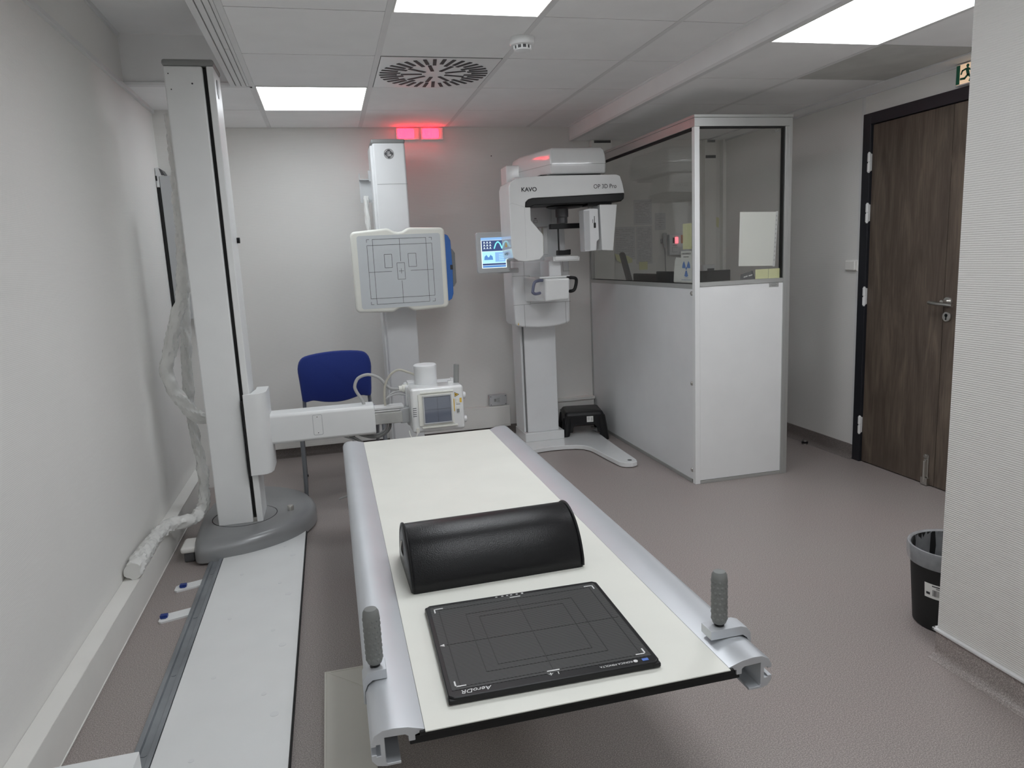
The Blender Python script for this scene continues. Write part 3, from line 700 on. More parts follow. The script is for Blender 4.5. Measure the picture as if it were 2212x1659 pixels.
# plastic wrapped supply hoses
bm = BM(); tube(bm, [(-0.380, -1.32, 2.1), (-0.384, -1.32, 1.9), (-0.390, -1.32, 1.7), (-0.397, -1.33, 1.5), (-0.412, -1.34, 1.35), (-0.432, -1.35, 1.21), (-0.47, -1.35, 1.12), (-0.495, -1.35, 1.04), (-0.518, -1.35, 0.95), (-0.545, -1.35, 0.86), (-0.522, -1.35, 0.765), (-0.478, -1.35, 0.69), (-0.438, -1.35, 0.628), (-0.39, -1.325, 0.603), (-.31, -1.30, .60)], 0.031, 20, 16, 0.009, 3)
bmesh.ops.translate(bm, verts=bm.verts, vec=(0.009, -0.05, 0.0))
single('wrapped_hose', bm, 'film', 'upper plastic-wrapped hose bulging toward the left wall and looping into the column', 'hose')
bm = BM(); tube(bm, [(-0.412, -1.25, 1.75), (-.412, -1.25, 1.5), (-.418, -1.26, 1.3), (-0.434, -1.27, 1.18), (-0.450, -1.29, 0.95), (-0.462, -1.30, 0.72), (-0.462, -1.30, 0.611), (-0.457, -1.31, 0.51), (-0.441, -1.33, 0.385), (-0.425, -1.40, 0.27), (-0.426, -1.46, 0.185), (-0.428, -1.58, 0.165), (-0.45, -1.70, 0.172), (-0.52, -1.77, 0.185), (-0.548, -1.86, 0.188), (-0.560, -2.0, 0.186), (-0.562, -2.10, 0.186), (-0.562, -2.21, 0.186), (-0.562, -2.30, 0.180)], lambda u: 0.025 + 0.011 * max(0, u - .4) / .6, 20, 16, 0.009, 11)
single('wrapped_hose', bm, 'film', 'lower plastic-wrapped hose hanging straight down, then resting on the left wall cable duct', 'hose')

# grey panel unit fixed behind the column on the left
t = thing('wall_panel_unit', 'grey flat upright panel with a black edge strip and top handle behind the tall column', 'wall panel', (-0.5, -0.62, 1.06))
bx('panel', (-0.588, -0.43, -0.70, -0.575, 1.075, 1.895), 'ltgrey', t, 0.004)
bx('edge_strip', (-0.606, -0.590, -0.70, -0.575, 1.14, 1.83), 'blackmatte', t, 0.003)
bm = BM(); prism(bm, [(-0.606, 1.832), (-0.606, 1.940), (-0.588, 1.942), (-0.572, 1.925), (-0.560, 1.895), (-0.590, 1.89), (-0.590, 1.832)], 'Y', -0.70, -0.60); hd = obj('handle', bm, 'satin', t, .003)
bm = BM(); prism(bm, [(-0.585, 1.938), (-0.572, 1.93), (-0.556, 1.898), (-0.574, 1.898)], 'Y', -0.702, -0.60); obj('handle_inset', bm, 'dgrey', hd)
bx('latch', (-.6065, -.599, -.703, -.69, 1.868, 1.895), 'black', hd)

# ------------------------------------------------------------------ wall bucky stand
t = thing('wall_bucky_stand', 'white wall stand column carrying a square detector plate with printed frames', 'x-ray wall stand', (0.74, -0.3, 0))
bm = BM(); box(bm, 0.640, 0.848, -0.45, -0.20, 0.0, 2.105); bc = obj('column', bm, 'satin', t, 0.014, 4)
bx('column_side', (0.625, 0.642, -0.43, -0.20, 0.0, 2.09), 'satin', t, 0.004)
bx('column_cap', (0.634, 0.850, -0.452, -0.198, 2.098, 2.128), 'grey', t, 0.012)
bx('foot_plate', (0.55, 0.95, -0.55, -0.08, 0.0, 0.02), 'satin', t, 0.004)
bx('wall_bracket', (0.66, 0.82, -0.20, 0.0, 1.9, 1.98), 'satin', t, 0.004)
bx('seam', (0.655, 0.848, -0.4508, -0.449, 1.846, 1.848), 'grey', bc)
# round monogram badge
bm = BM(); cyl(bm, (0.742, -0.4505, 2.035), 0.032, -0.0012, 'Y', 40); bg = obj('badge', bm, 'dgrey', bc)
bm = BM()
def arcs(bm, cx_, cz_, y, r, a0, a1, w, n=14):
    for k in range(n):
        a = math.radians(a0 + (a1 - a0) * k / n); b_ = math.radians(a0 + (a1 - a0) * (k + 1) / n)
        prism(bm, [(cx_ + math.cos(q) * rr, cz_ + math.sin(q) * rr) for q, rr in ((a, r - w), (b_, r - w), (b_, r + w), (a, r + w))], 'Y', y, y - 0.0005)
arcs(bm, .742, 2.035, -.4517, .0292, 0, 360, .0008, 36)
for k in range(4): arcs(bm, .742, 2.035, -.4517, .0245, 20 + 90 * k, 70 + 90 * k, .0014, 8)
for (ax_, az_, r_, a0, a1) in ((.7365, 2.043, .0055, 20, 330), (.736, 2.027, .006, 60, 400), (.7475, 2.0435, .0045, 30, 300), (.7495, 2.027, .0062, 90, 430), (.7505, 2.0275, .0028, 0, 300)):
    arcs(bm, ax_, az_, -.4517, r_, a0, a1, .0010, 14)
prism(bm, [(.7385, 2.024), (.7400, 2.024), (.7440, 2.048), (.7425, 2.048)], 'Y', -.4517, -.4522)
obj('monogram', bm, 'print', bg)
# detector plate
def arc_pts(): 
    o = []
    L_, R_, T_, B_ = 0.447, 1.032, 1.556, 1.040
    r = 0.03
    def corner(cx_, cz_, a0): 
        return [(cx_ + r * math.cos(math.radians(a0 + 90 * i / 6)), cz_ + r * math.sin(math.radians(a0 + 90 * i / 6))) for i in range(7)]
    o += corner(R_ - r, T_ - r - .004, 0)
    o += [(0.815, T_ + .002), (0.800, T_ - .001), (0.785, T_ - .010), (0.768, T_ - .019), (0.742, T_ - .023), (0.716, T_ - .019), (0.699, T_ - .010), (0.684, T_ - .001), (0.669, T_ + .002)]
    o += corner(L_ + r, T_ - r - .012, 90)
    o += corner(L_ + r, B_ + r + .006, 180)
    o += [(0.669, B_ - .001), (0.684, B_ + .002), (0.699, B_ + .011), (0.716, B_ + .020), (0.742, B_ + .024), (0.768, B_ + .020), (0.785, B_ + .011), (0.800, B_ + .002), (0.815, B_ - .001)]
    o += corner(R_ - r, B_ + r + .008, 270)
    return o
bm = BM(); prism(bm, arc_pts(), 'Y', -0.70, -0.60); pl = obj('detector_plate', bm, 'offwhite', t, 0.016, 4)
bx('detector_back', (0.50, 1.02, -0.605, -0.52, 1.10, 1.50), 'ltgrey', t, 0.01)
bx('mount_arm', (0.66, 0.83, -0.54, -0.44, 1.18, 1.40), 'grey', t, 0.01)
bm = BM(); prism(bm, rrect(0.484, 1.000, 1.068, 1.517, .015), 'Y', -0.7015, -0.69); fc = obj('face_panel', bm, 'screenface', pl)
bm = BM(); yy = (-0.7015, -0.7021); w = 0.0011
def ln(x0, x1, z0, z1): box(bm, min(x0, x1) - w * (x0 == x1), max(x0, x1) + w * (x0 == x1), yy[1], yy[0], min(z0, z1) - w * (z0 == z1), max(z0, z1) + w * (z0 == z1))
def rect(x0, x1, z0, z1): ln(x0, x1, z0, z0); ln(x0, x1, z1, z1); ln(x0, x0, z0, z1); ln(x1, x1, z0, z1)
rect(.543, .945, 1.130, 1.457); rect(.578, .909, 1.094, 1.493)
for sx, x in ((1, .543), (-1, .945)):
    for sz, z in ((-1, 1.493), (1, 1.094)):
        ln(x, x + sx * .017, z, z); ln(x, x, z, z + sz * .018)
rect(.644, .690, 1.317, 1.399); rect(.792, .841, 1.317, 1.399); rect(.719, .766, 1.242, 1.344)
ln(.7435, .7435, 1.353, 1.493); ln(.7435, .7435, 1.094, 1.234); ln(.543, .685, 1.2935, 1.2935); ln(.802, .945, 1.2935, 1.2935)
ln(.7275, .7595, 1.2935, 1.2935); ln(.7435, .7435, 1.278, 1.309)
obj('printed_frame', bm, 'line', fc)
bm = BM(); prism(bm, [(1.030, 1.082), (1.062, 1.098), (1.074, 1.13), (1.078, 1.30), (1.074, 1.47), (1.058, 1.503), (1.030, 1.515)], 'Y', -0.65, -0.60); bb = obj('blue_bumper', bm, 'bluemark', pl, 0.006)
bx('side_sticker', (1.062, 1.079, -.6512, -.65, 1.285, 1.315), 'ink', bb)
bm = BM(); prism(bm, [(1.06, 1.165), (1.09, 1.175), (1.106, 1.20), (1.106, 1.39), (1.090, 1.415), (1.06, 1.43)], 'Y', -0.60, -0.57); obj('tray_handle', bm, 'grey', pl, 0.005)
# cable holder and wrapped cable on the left of the column
bm = BM(); box(bm, 0.548, 0.628, -0.305, -0.30, 1.745, 1.895); box(bm, .548, .552, -.34, -.30, 1.89, 1.93); box(bm, .548, .61, -.34, -.30, 1.888, 1.892); box(bm, .61, .625, -.31, -.30, 1.88, 1.95)
for z in (1.765, 1.79):
    for x in (.556, .618): cyl(bm, (x, -.305, z), .003, -.001, 'Y', 8)
hb = obj('cable_holder', bm, 'ltgrey', t, 0.001)
bm = BM(); tube(bm, [(0.585, -.325, 1.785), (.583, -.33, 1.74), (.580, -.335, 1.68), (.583, -.34, 1.60), (.590, -.34, 1.5), (.60, -.36, 1.4)], 0.0165, 14, 8, 0.005, 5); obj('wrapped_cable', bm, 'film', t)
# ------------------------------------------------------------------ panoramic dental unit
t = thing('panoramic_xray_unit', 'white dental panoramic x-ray machine on a forked floor plate beside the booth', 'dental x-ray machine', (1.705, -0.4, 0))
half = [(1.705, -0.632), (1.79, -0.640), (1.87, -0.662), (1.915, -0.695), (1.942, -0.75), (1.952, -0.82), (1.968, -1.00), (1.984, -1.146), (1.992, -1.178), (2.018, -1.205), (2.058, -1.213), (2.092, -1.198), (2.106, -1.16), (2.112, -0.95), (2.126, -0.60), (2.142, -0.342), (2.126, -0.285), (2.160, -0.275), (2.205, -0.245), (2.218, -0.205), (2.205, -0.165), (2.160, -0.145), (2.06, -0.13), (1.90, -0.14), (1.705, -0.145)]
full = half + [(3.41 - x, y) for x, y in half[::-1][1:-1]]
bm = BM(); prism(bm, full, 'Z', 0.004, 0.034); base = obj('floor_plate', bm, 'gloss', t, 0.004)
for x, y in ((2.06, -1.155), (2.165, -.20), (1.35, -1.155)):
    bm = BM(); cyl(bm, (x, y, 0.0343), 0.014, 0.0012, 'Z', 20); obj('levelling_hole', bm, 'dgrey', base)
bx('foot_cover', (1.565, 1.856, -0.452, -0.17, 0.034, 0.098), 'gloss', t, 0.004)
bm = BM(); prism(bm, [(1.592, -0.42), (1.70, -0.436), (1.825, -0.42), (1.825, -0.18), (1.592, -0.18)], 'Z', 0.098, 1.25); pc = obj('column', bm, 'satin', t, 0.004)
bx('column_groove', (1.588, 1.5925, -0.42, -0.405, 0.098, 1.25), 'grey', pc)
bx('column_back_cover', (1.570, 1.588, -0.40, -0.18, 0.098, 1.25), 'satin', t, 0.004)
# lifting carriage
bm = BM(); prism(bm, [(1.483, 1.315), (1.484, 1.12), (1.487, 0.905), (1.497, 0.885), (1.56, 0.874), (1.65, 0.866), (1.73, 0.866), (1.80, 0.872), (1.85, 0.882), (1.878, 0.892), (1.882, 1.1), (1.886, 1.315)], 'Y', -0.60, -0.34)
cg = obj('carriage', bm, 'satin', t, 0.014, 4)
bx('upper_column', (1.53, 1.868, -0.58, -0.34, 1.305, 1.86), 'satin', t, 0.012)
bm = BM(); q = -0.6006
box(bm, 1.483, 1.60, q, -.599, 1.2175, 1.2195); box(bm, 1.483, 1.602, q, -.599, 1.026, 1.028); box(bm, 1.556, 1.558, q, -.599, .874, 1.026); box(bm, 1.600, 1.602, q, -.599, 1.026, 1.218)
box(bm, 1.565, 1.567, q, -.599, 1.218, 1.31); box(bm, 1.602, 1.886, q, -.599, 1.030, 1.032); box(bm, 1.848, 1.850, q, -.599, .885, 1.03); box(bm, 1.838, 1.840, q, -.599, 1.235, 1.31); box(bm, 1.838, 1.886, q, -.599, 1.235, 1.237)
obj('panel_seam', bm, 'grey', cg)
bx('socket', (1.566, 1.579, -0.6045, -0.599, 1.066, 1.090), 'black', cg, 0.001)
bm = BM(); prism(bm, [(1.507, .893), (1.514, .893), (1.511, .909)], 'Y', -.6055, -.6); obj('yellow_label', bm, 'yellow', cg)
# column front detail: inner panel, mirror strips
bm = BM(); prism(bm, [(1.56, 1.67), (1.76, 1.67), (1.76, 1.55), (1.73, 1.533), (1.635, 1.533), (1.59, 1.58), (1.56, 1.60)], 'Y', -0.64, -0.57); ip = obj('inner_housing', bm, 'ltgrey', t, 0.006)
bm = BM(); box(bm, 1.640, 1.655, -.641, -.639, 1.585, 1.590); box(bm, 1.636, 1.660, -.6415, -.6395, 1.560, 1.578); obj('rating_label', bm, 'line', ip)
bx('label_field', (1.6375, 1.6585, -.642, -.6412, 1.5615, 1.5765), 'ltgrey', ip)
bx('mirror_frame', (1.60, 1.742, -0.592, -0.578, 1.352, 1.533), 'gloss', t, 0.003)
bm = BM(); box(bm, 1.615, 1.655, -.5935, -.592, 1.362, 1.527); obj('mirror_strip', bm, 'mirror', t)
for x in (1.668, 1.70): bx('grey_strip', (x, x + .012, -.5935, -.592, 1.362, 1.527), 'hosebeige', t)
# overhead shelf housing
plan = [(1.690, -0.88), (2.055, -0.88), (2.085, -0.80), (2.09, -0.33), (1.575, -0.33), (1.58, -0.48)]
c0 = Vector((1.87, -0.58, 0))
def ringp(z, s, dx=0.0): return [Vector((c0.x + (x - c0.x) * s + dx, c0.y + (y - c0.y) * s, z)) for x, y in plan]
bm = BM(); rings = [ringp(1.842, .985), ringp(1.900, 1.0), ringp(1.955, .985), ringp(1.985, .955), ringp(2.000, .90), ringp(2.010, .75), ringp(2.014, .4)]
loft(bm, rings); sh = obj('overhead_housing', bm, 'gloss', t, 0.010, 3, ang=50)
bm = BM(); loft(bm, [ringp(1.8985, 1.0012), ringp(1.9005, 1.0012)]); obj('housing_seam', bm, 'grey', sh)
bx('housing_shadow_gap', (1.64, 2.04, -0.82, -0.36, 1.826, 1.845), 'black', t)
bx('column_top', (1.50, 1.61, -0.50, -0.34, 1.60, 1.945), 'gloss', t, 0.01)
bx('gap_strip', (1.61, 1.616, -.49, -.36, 1.85, 1.94), 'black', t)
# rotating C unit
yf, yb = -1.0, -0.74
bm = BM()
def mirrorless(pts): return pts
front = [(1.425, 1.322), (1.395, 1.340), (1.386, 1.40), (1.386, 1.755), (1.396, 1.785), (1.425, 1.803), (1.480, 1.814), (1.63, 1.820), (2.075, 1.819), (2.100, 1.810), (2.112, 1.775), (2.126, 1.712), (2.126, 1.706), (1.530, 1.690), (1.505, 1.684), (1.486, 1.668), (1.482, 1.637), (1.515, 1.637), (1.515, 1.560), (1.585, 1.477), (1.590, 1.462), (1.588, 1.350), (1.560, 1.322), (1.466, 1.314)]
prism(bm, front, 'Y', yf, yb); ru = obj('rotating_arm', bm, 'gloss', t, 0.018, 4)
bm = BM(); prism(bm, [(1.4845, 1.638), (1.487, 1.668), (1.506, 1.6845), (1.531, 1.6905), (2.1265, 1.706), (2.124, 1.672), (2.104, 1.656), (1.80, 1.652), (1.54, 1.648), (1.520, 1.638)], 'Y', yf + .002, yb + .01); obj('black_band', bm, 'black', ru, 0.006)
bm = BM(); prism(bm, [(1.3865, 1.6570), (1.40, 1.6635), (1.483, 1.6365), (1.483, 1.6380), (1.40, 1.6650), (1.3865, 1.6585)], 'Y', yf - .0006, yf + .002); obj('seam', bm, 'ltgrey', ru)
bm = BM(); box(bm, 1.4775, 1.4785, yf - .0006, yf, 1.335, 1.637); obj('seam', bm, 'ltgrey', ru)
o = obj('lettering', text_bm('KAVO', 0.034, FRONT(1.510, yf - .0012, 1.740), .0005, squash=1.05, spacing=1.0, off=.0007), 'ink', ru)
o = obj('lettering', text_bm('OP 3D Pro', 0.036, FRONT(1.998, yf - .0012, 1.748), .0002, squash=.92, align='CENTER'), 'ink', ru)
SIDE = lambda x, y, z: face_mat((x, y, z), (0, -1, 0), (0, 0, 1))
obj('lettering', text_bm('KAVO', 0.024, SIDE(1.3850, -0.86, 1.366), .0003, squash=1.3), 'ink', ru)
bm = BM(); prism(bm, [(-.888, 1.408), (-.842, 1.408), (-.842, 1.416), (-.865, 1.440), (-.888, 1.416)], 'X', 1.3852, 1.386); obj('warning_sticker', bm, 'yellow', ru)
# detector boxes on the right end
bm = BM(); prism(bm, [(1.965, 1.642), (2.082, 1.640), (2.050, 1.356), (1.975, 1.362)], 'Y', -0.985, -0.86); sb = obj('sensor_box', bm, 'gloss', ru, 0.006)
bm = BM(); prism(bm, [(1.898, 1.620), (1.953, 1.616), (1.957, 1.43), (1.940, 1.418), (1.936, 1.362), (1.860, 1.358), (1.856, 1.612)], 'Y', -0.99, -0.90); sc = obj('sensor_box', bm, 'satin', ru, 0.006)
bx('sensor_side', (1.857, 1.894, -.9915, -.99, 1.366, 1.606), 'ltgrey', sc)
bm = BM(); box(bm, 1.925, 1.928, -.9915, -.99, 1.53, 1.572); prism(bm, rrect(1.921, 1.933, 1.500, 1.532, .004), 'Y', -.996, -.99); box(bm, 1.9145, 1.9165, -.9915, -.99, 1.53, 1.553); obj('slider', bm, 'black', sc)
bx('sensor_mount', (1.90, 2.06, -.95, -.82, 1.638, 1.658), 'black', ru, .003)
# head support
bm = BM(); lathe(bm, (1.80, -0.80, 1.655), [(0.115, 0), (0.12, -0.010), (0.10, -0.018), (0.05, -.02)], 36); obj('pivot_disc', bm, 'black', ru)
bm = BM(); lathe(bm, (1.785, -0.78, 1.545), [(0.034, 0), (0.034, 0.035), (0.041, 0.04), (0.041, 0.10)], 24); nk = obj('support_post', bm, 'dgrey', ru)
bx('temple_bar', (1.700, 1.920, -.80, -.76, 1.510, 1.542), 'black', ru, 0.003)
bx('temple_rod', (1.752, 1.760, -.785, -.777, 1.375, 1.512), 'black', ru)
bx('nose_bracket', (1.583, 1.600, -0.70, -0.66, 1.505, 1.535), 'black', ru, .003)
# chin rest and hand unit
bm = BM(); prism(bm, [(1.748, 1.343), (1.830, 1.343), (1.832, 1.378), (1.79, 1.373), (1.750, 1.375)], 'Y', -0.80, -0.74); ch = obj('chin_block', bm, 'black', t, 0.004)
bm = BM(); cyl(bm, (1.776, -.77, 1.375), .0045, .03, 'Z', 10); box(bm, 1.771, 1.800, -.775, -.765, 1.405, 1.409); obj('bite_stick', bm, 'satin', ch)
bm = BM(); prism(bm, [(1.690, 1.306), (1.868, 1.303), (1.872, 1.332), (1.690, 1.336)], 'Y', -0.86, -0.66); prism(bm, rrect(1.70, 1.86, 1.31, 1.3365, .01), 'Y', -.865, -.80); obj('chin_tray', bm, 'gloss', t, 0.005)
bx('chin_arm', (1.678, 1.762, -0.80, -0.60, 1.205, 1.312), 'satin', t, 0.008)
bm = BM()
loft(bm, [[Vector(p) for p in r] for r in (((1.632, -.86, 1.055), (1.790, -.86, 1.062), (1.80, -.86, 1.198), (1.632, -.86, 1.200)), ((1.56, -.60, 1.045), (1.80, -.60, 1.045), (1.81, -.60, 1.215), (1.56, -.60, 1.215)))])
hu = obj('grip_unit', bm, 'gloss', t, 0.012, 4)
bx('unit_top', (1.60, 1.81, -.84, -.60, 1.200, 1.2135), 'gloss', hu, .006)
bm = BM(); tube(bm, [(1.622, -.83, 1.190), (1.585, -.86, 1.190), (1.557, -.87, 1.178), (1.545, -.87, 1.13), (1.545, -.87, 1.118), (1.565, -.86, 1.108), (1.605, -.82, 1.110)], 0.0095, 14, 6); obj('grip_handle', bm, 'bluegrey', t)
bm = BM(); tube(bm, [(1.785, -.84, 1.198), (1.815, -.86, 1.198), (1.838, -.86, 1.190), (1.840, -.86, 1.165), (1.828, -.86, 1.125), (1.808, -.86, 1.113), (1.782, -.84, 1.113)], 0.0105, 14, 6); obj('grip_handle', bm, 'black', t)
# touch screen on its bracket
sx0, sx1, sz0, sz1, sy = 1.222, 1.438, 1.252, 1.508, -0.75
bx('screen_bracket', (1.385, 1.50, -.72, -.60, 1.245, 1.275), 'ltgrey', t, 0.006)
bm = BM(); prism(bm, rrect(sx0, sx1, sz0, sz1, .014), 'Y', sy, sy + .035); ts = obj('touch_screen', bm, 'ltgrey', t, 0.005)
dx0, dx1, dz0, dz1 = 1.250, 1.412, 1.283, 1.474
def dsp(name, u0, u1, v0, v1, m, k=1):
    return bx(name, (dx0 + u0 * (dx1 - dx0), dx0 + u1 * (dx1 - dx0), sy - .001 - .0004 * k, sy - .0008, dz0 + v0 * (dz1 - dz0), dz0 + v1 * (dz1 - dz0)), m, ts)
dsp('display', 0, 1, 0, 1, 'scr_white', 0)
dsp('display_bar', 0, 1, .915, 1, 'scr_mid'); dsp('display_field', .03, .97, .555, .905, 'scr_dark'); dsp('display_field', .03, .97, .16, .545, 'scr_light')
dsp('display_bar', .03, .97, .095, .155, 'scr_dark'); dsp('display_bar', .03, .97, .02, .085, 'scr_blue'); dsp('display_field', .55, .96, .20, .51, 'scr_mid', 2)
bm = BM()
X = lambda u: dx0 + u * (dx1 - dx0)
Z = lambda v: dz0 + v * (dz1 - dz0)
yy2 = (sy - .0016, sy - .0022)
pa = [(.52, .63), (.55, .70), (.60, .80), (.68, .86), (.76, .80), (.81, .70), (.84, .63)]
for a, b_ in zip(pa, pa[1:]):
    a = Vector((X(a[0]), Z(a[1]))); b_ = Vector((X(b_[0]), Z(b_[1]))); d = (b_ - a).normalized(); s = Vector((-d.y, d.x)) * .0038
    prism(bm, [tuple(p) for p in (a + s, b_ + s, b_ - s, a - s)], 'Y', *yy2)
obj('jaw_icon', bm, 'scr_cyan', ts)
bm = BM()
for i in range(3):
    for j in range(3):
        u, v = .09 + i * .12, .84 - j * .09
        prism(bm, [(X(u), Z(v - .03)), (X(u + .02), Z(v - .03)), (X(u + .035), Z(v + .01)), (X(u + .06), Z(v - .03)), (X(u + .08), Z(v - .03)), (X(u + .045), Z(v + .035)), (X(u + .03), Z(v + .035))], 'Y', *yy2)
obj('menu_icon', bm, 'scr_white', ts)
bm = BM(); prism(bm, [(X(.10), Z(.27)), (X(.46), Z(.27)), (X(.44), Z(.38)), (X(.36), Z(.44)), (X(.30), Z(.36)), (X(.26), Z(.36)), (X(.20), Z(.44)), (X(.12), Z(.38))], 'Y', *yy2); obj('jaw_picture', bm, 'scr_blue', ts)
bm = BM()
for j in range(4): box(bm, X(.70), X(.90), sy - .0026, sy - .002, Z(.25 + .06 * j), Z(.27 + .06 * j))
obj('menu_icon', bm, 'scr_light', ts)
bm = BM(); prism(bm, [(1.424, 1.270), (1.431, 1.270), (1.4275, 1.262)], 'Y', sy - .001, sy); obj('arrow_mark', bm, 'grey', ts)

# ------------------------------------------------------------------ step stool
STOOL = 1
t = thing('step_stool', 'small black plastic step stool beside the foot of the white booth', 'stool', (2.046, -0.305, 0), math.radians(-11))
bm = BM()
def rr2(w, d, r, z, n=4): return [Vector((x, y, z)) for x, y in rrect(-w, w, -d, d, r, n)]
loft(bm, [rr2(.125, .118, .02, .165), rr2(.120, .113, .022, .195), rr2(.112, .105, .022, .208), rr2(.10, .093, .02, .212)])
top = obj('seat', bm, 'black', t, local=True)
for sx in (-1, 1):
    for sy_ in (-1, 1):
        z0 = 0.035 if sx < 0 else 0.0
        bm = BM(); rings = []
        for z, k, h in ((z0, 1.0, .035), (.08, .94, .037), (.15, .88, .040), (.17, .86, .040)):
            cx_, cy_ = sx * (.1345 * k - .0 + .006), sy_ * (.128 * k)
            rings.append([Vector((cx_ - sx * h * .5 + h * .75 * math.cos(2 * PI * q / 14), cy_ - sy_ * h * .5 + h * .75 * math.sin(2 * PI * q / 14), z)) for q in range(14)])
        loft(bm, rings); obj('leg', bm, 'black', t, local=True)
bm = BM()
for s in (-1, 1):
    pts = [(-.115, .17), (.115, .17), (.112, .13), (.090, .118), (.072, .105), (.066, .09)]
    arch = [(-.121, .185), (-.121, .06), (-.078, .06), (-.074, .095), (-.056, .115), (.056, .115), (.074, .095), (.078, .06), (.121, .06), (.121, .185)]
    prism(bm, arch, 'Y', s * .118, s * .108)
    prism(bm, arch, 'X', s * .125, s * .115)
obj('apron', bm, 'black', t, 0.002, local=True)
bm = BM(); box(bm, .012, .052, -.1195, -.118, .135, .178); st = obj('price_sticker', bm, 'paper', t, local=True)
bm = BM()
for k in range(4): box(bm, .016, .030, -.1199, -.1195, .15 + k * .006, .152 + k * .006)
for k in range(7): box(bm, .038, .048, -.1199, -.1195, .142 + k * .004, .144 + k * .004)
obj('sticker_print', bm, 'inklight', st, local=True)

t.scale = (1.18, 1.15, 1.0)
# ------------------------------------------------------------------ blue chair
t = thing('chair', 'blue fabric chair with grey metal legs standing behind the tube arm', 'chair', (0.295, -0.80, 0), math.radians(3.5))
# local: faces -Y
bm = BM()
def back_ring(s, y):
    pts = []
    ctrl = [(-.215, -.125), (-.222, 0), (-.226, .08), (-.205, .135), (-.15, .158), (0, .170), (.15, .163), (.205, .140), (.226, .08), (.222, 0), (.214, -.118), (.195, -.133), (.15, -.128), (.07, -.150), (0, -.158), (-.08, -.150), (-.15, -.132), (-.195, -.137)]
    for p in smooth_path([(a, 0, b) for a, b in ctrl] + [(ctrl[0][0], 0, ctrl[0][1])], 3)[:-1]:
        x = p.x * s; z = p.z * (s if s > .9 else s)
        pts.append(Vector((x, y - 0.035 * (1 - (x / .226) ** 2) * -1, .645 + z)))
    return pts
loft(bm, [back_ring(.93, .115), back_ring(.985, .122), back_ring(1.0, .135), back_ring(.985, .150), back_ring(.93, .158)])
obj('backrest', bm, 'blue', t, local=True, ang=70)
bm = BM(); loft(bm, [[Vector((x, y, z)) for x, y in rrect(-.225 * s, .225 * s, -.20 * s, .20 * s, .05, 5)] for s, z in ((.94, .425), (1, .435), (1, .452), (.95, .466))])
bmesh.ops.translate(bm, verts=bm.verts, vec=(0, -.02, 0)); obj('seat', bm, 'blue', t, local=True, ang=70)
for s in (-1, 1):
    bm = BM(); tube(bm, [(s * .205, .02, .41), (s * .205, .14, .41), (s * .205, .17, .46), (s * .200, .165, .56), (s * .195, .155, .62)], .0115, 12, 5, flat=1.0); obj('back_post', bm, 'chairlegs', t, local=True)
    bm = BM(); tube(bm, [(s * .250, -.205, .004), (s * .245, -.19, .10), (s * .242, -.15, .38), (s * .238, -.10, .415), (s * .235, .12, .415)], .0125, 12, 5); lg = obj('leg', bm, 'chairlegs', t, local=True)
    bm = BM(); cyl(bm, (s * .2502, -.206, 0), .0145, .014, 'Z', 14); obj('leg_cap', bm, 'black', lg, local=True)
    bm = BM(); tube(bm, [(s * .235, .245, .004), (s * .235, .22, .10), (s * .235, .08, .38), (s * .235, .04, .41), (s * .235, -.05, .41)], .0115, 12, 5); lg = obj('leg', bm, 'chairlegs', t, local=True)
    bm = BM(); cyl(bm, (s * .235, .246, 0), .0145, .014, 'Z', 14); obj('leg_cap', bm, 'black', lg, local=True)
bm = BM(); tube(bm, [(-.24, -.08, .408), (.24, -.08, .408)], .010, 12, 1); tube(bm, [(-.24, .06, .408), (.24, .06, .408)], .010, 12, 1); obj('crossbar', bm, 'chairlegs', t, local=True)

# ------------------------------------------------------------------ examination table
t = thing('examination_table', 'low white x-ray table with aluminium side rails in the foreground', 'examination table', (0.69, -3.0, 0))
TY0, TY1, TZ = -4.145, -1.93, 0.52
bx('tabletop', (0.388, 0.995, TY0, TY1, TZ - 0.002, TZ), 'offwhite', t)
bx('core_layer', (0.378, 1.005, TY0 + .004, TY1, TZ - 0.011, TZ - 0.002), 'blackmatte', t, 0.001)
bx('under_frame', (0.360, 1.022, TY0 + .012, TY1, TZ - 0.029, TZ - 0.0135), 'blackmatte', t, 0.001)
bx('separator', (0.372, 1.010, TY0 + .02, TY1, TZ - 0.0135, TZ - 0.011), 'dgrey', t)
def railprof(s, xi):     # s=+1 right rail, -1 left; xi inner edge x
    u = [(0.0, 0.0), (0.030, 0.0095), (0.055, 0.0125), (0.075, 0.0115), (0.090, 0.004), (0.097, -0.012), (0.0975, -0.024),
         (0.088, -0.024), (0.088, -0.020), (0.0805, -0.020), (0.0805, -0.050), (0.088, -0.050), (0.088, -0.045), (0.0975, -0.045), (0.097, -0.060), (0.088, -0.075), (0.072, -0.080),
         (0.046, -0.080), (0.046, -0.073), (0.070, -0.073), (0.0725, -0.069), (0.0725, -0.004), (0.036, -0.006), (0.030, -0.012), (0.030, -0.026), (0.018, -0.026), (0.018, -0.012), (0.003, -0.006)]
    return [(xi + s * a, TZ + (z if z > 0 else z * 0.74)) for a, z in u]
for s, xi in ((-1, 0.388), (1, 0.995)):
    bm = BM(); prism(bm, railprof(s, xi), 'Y', TY0 + .008, TY1 - .002)
    obj('side_rail', bm, 'alu', t, 0.0012, 2)
bx('pedestal', (0.46, 0.93, -3.35, -2.35, 0.03, 0.475), 'cream', t, 0.01)
bx('pedestal_foot', (0.42, 0.97, -3.42, -2.28, 0.0, 0.03), 'dgrey', t, 0.004)
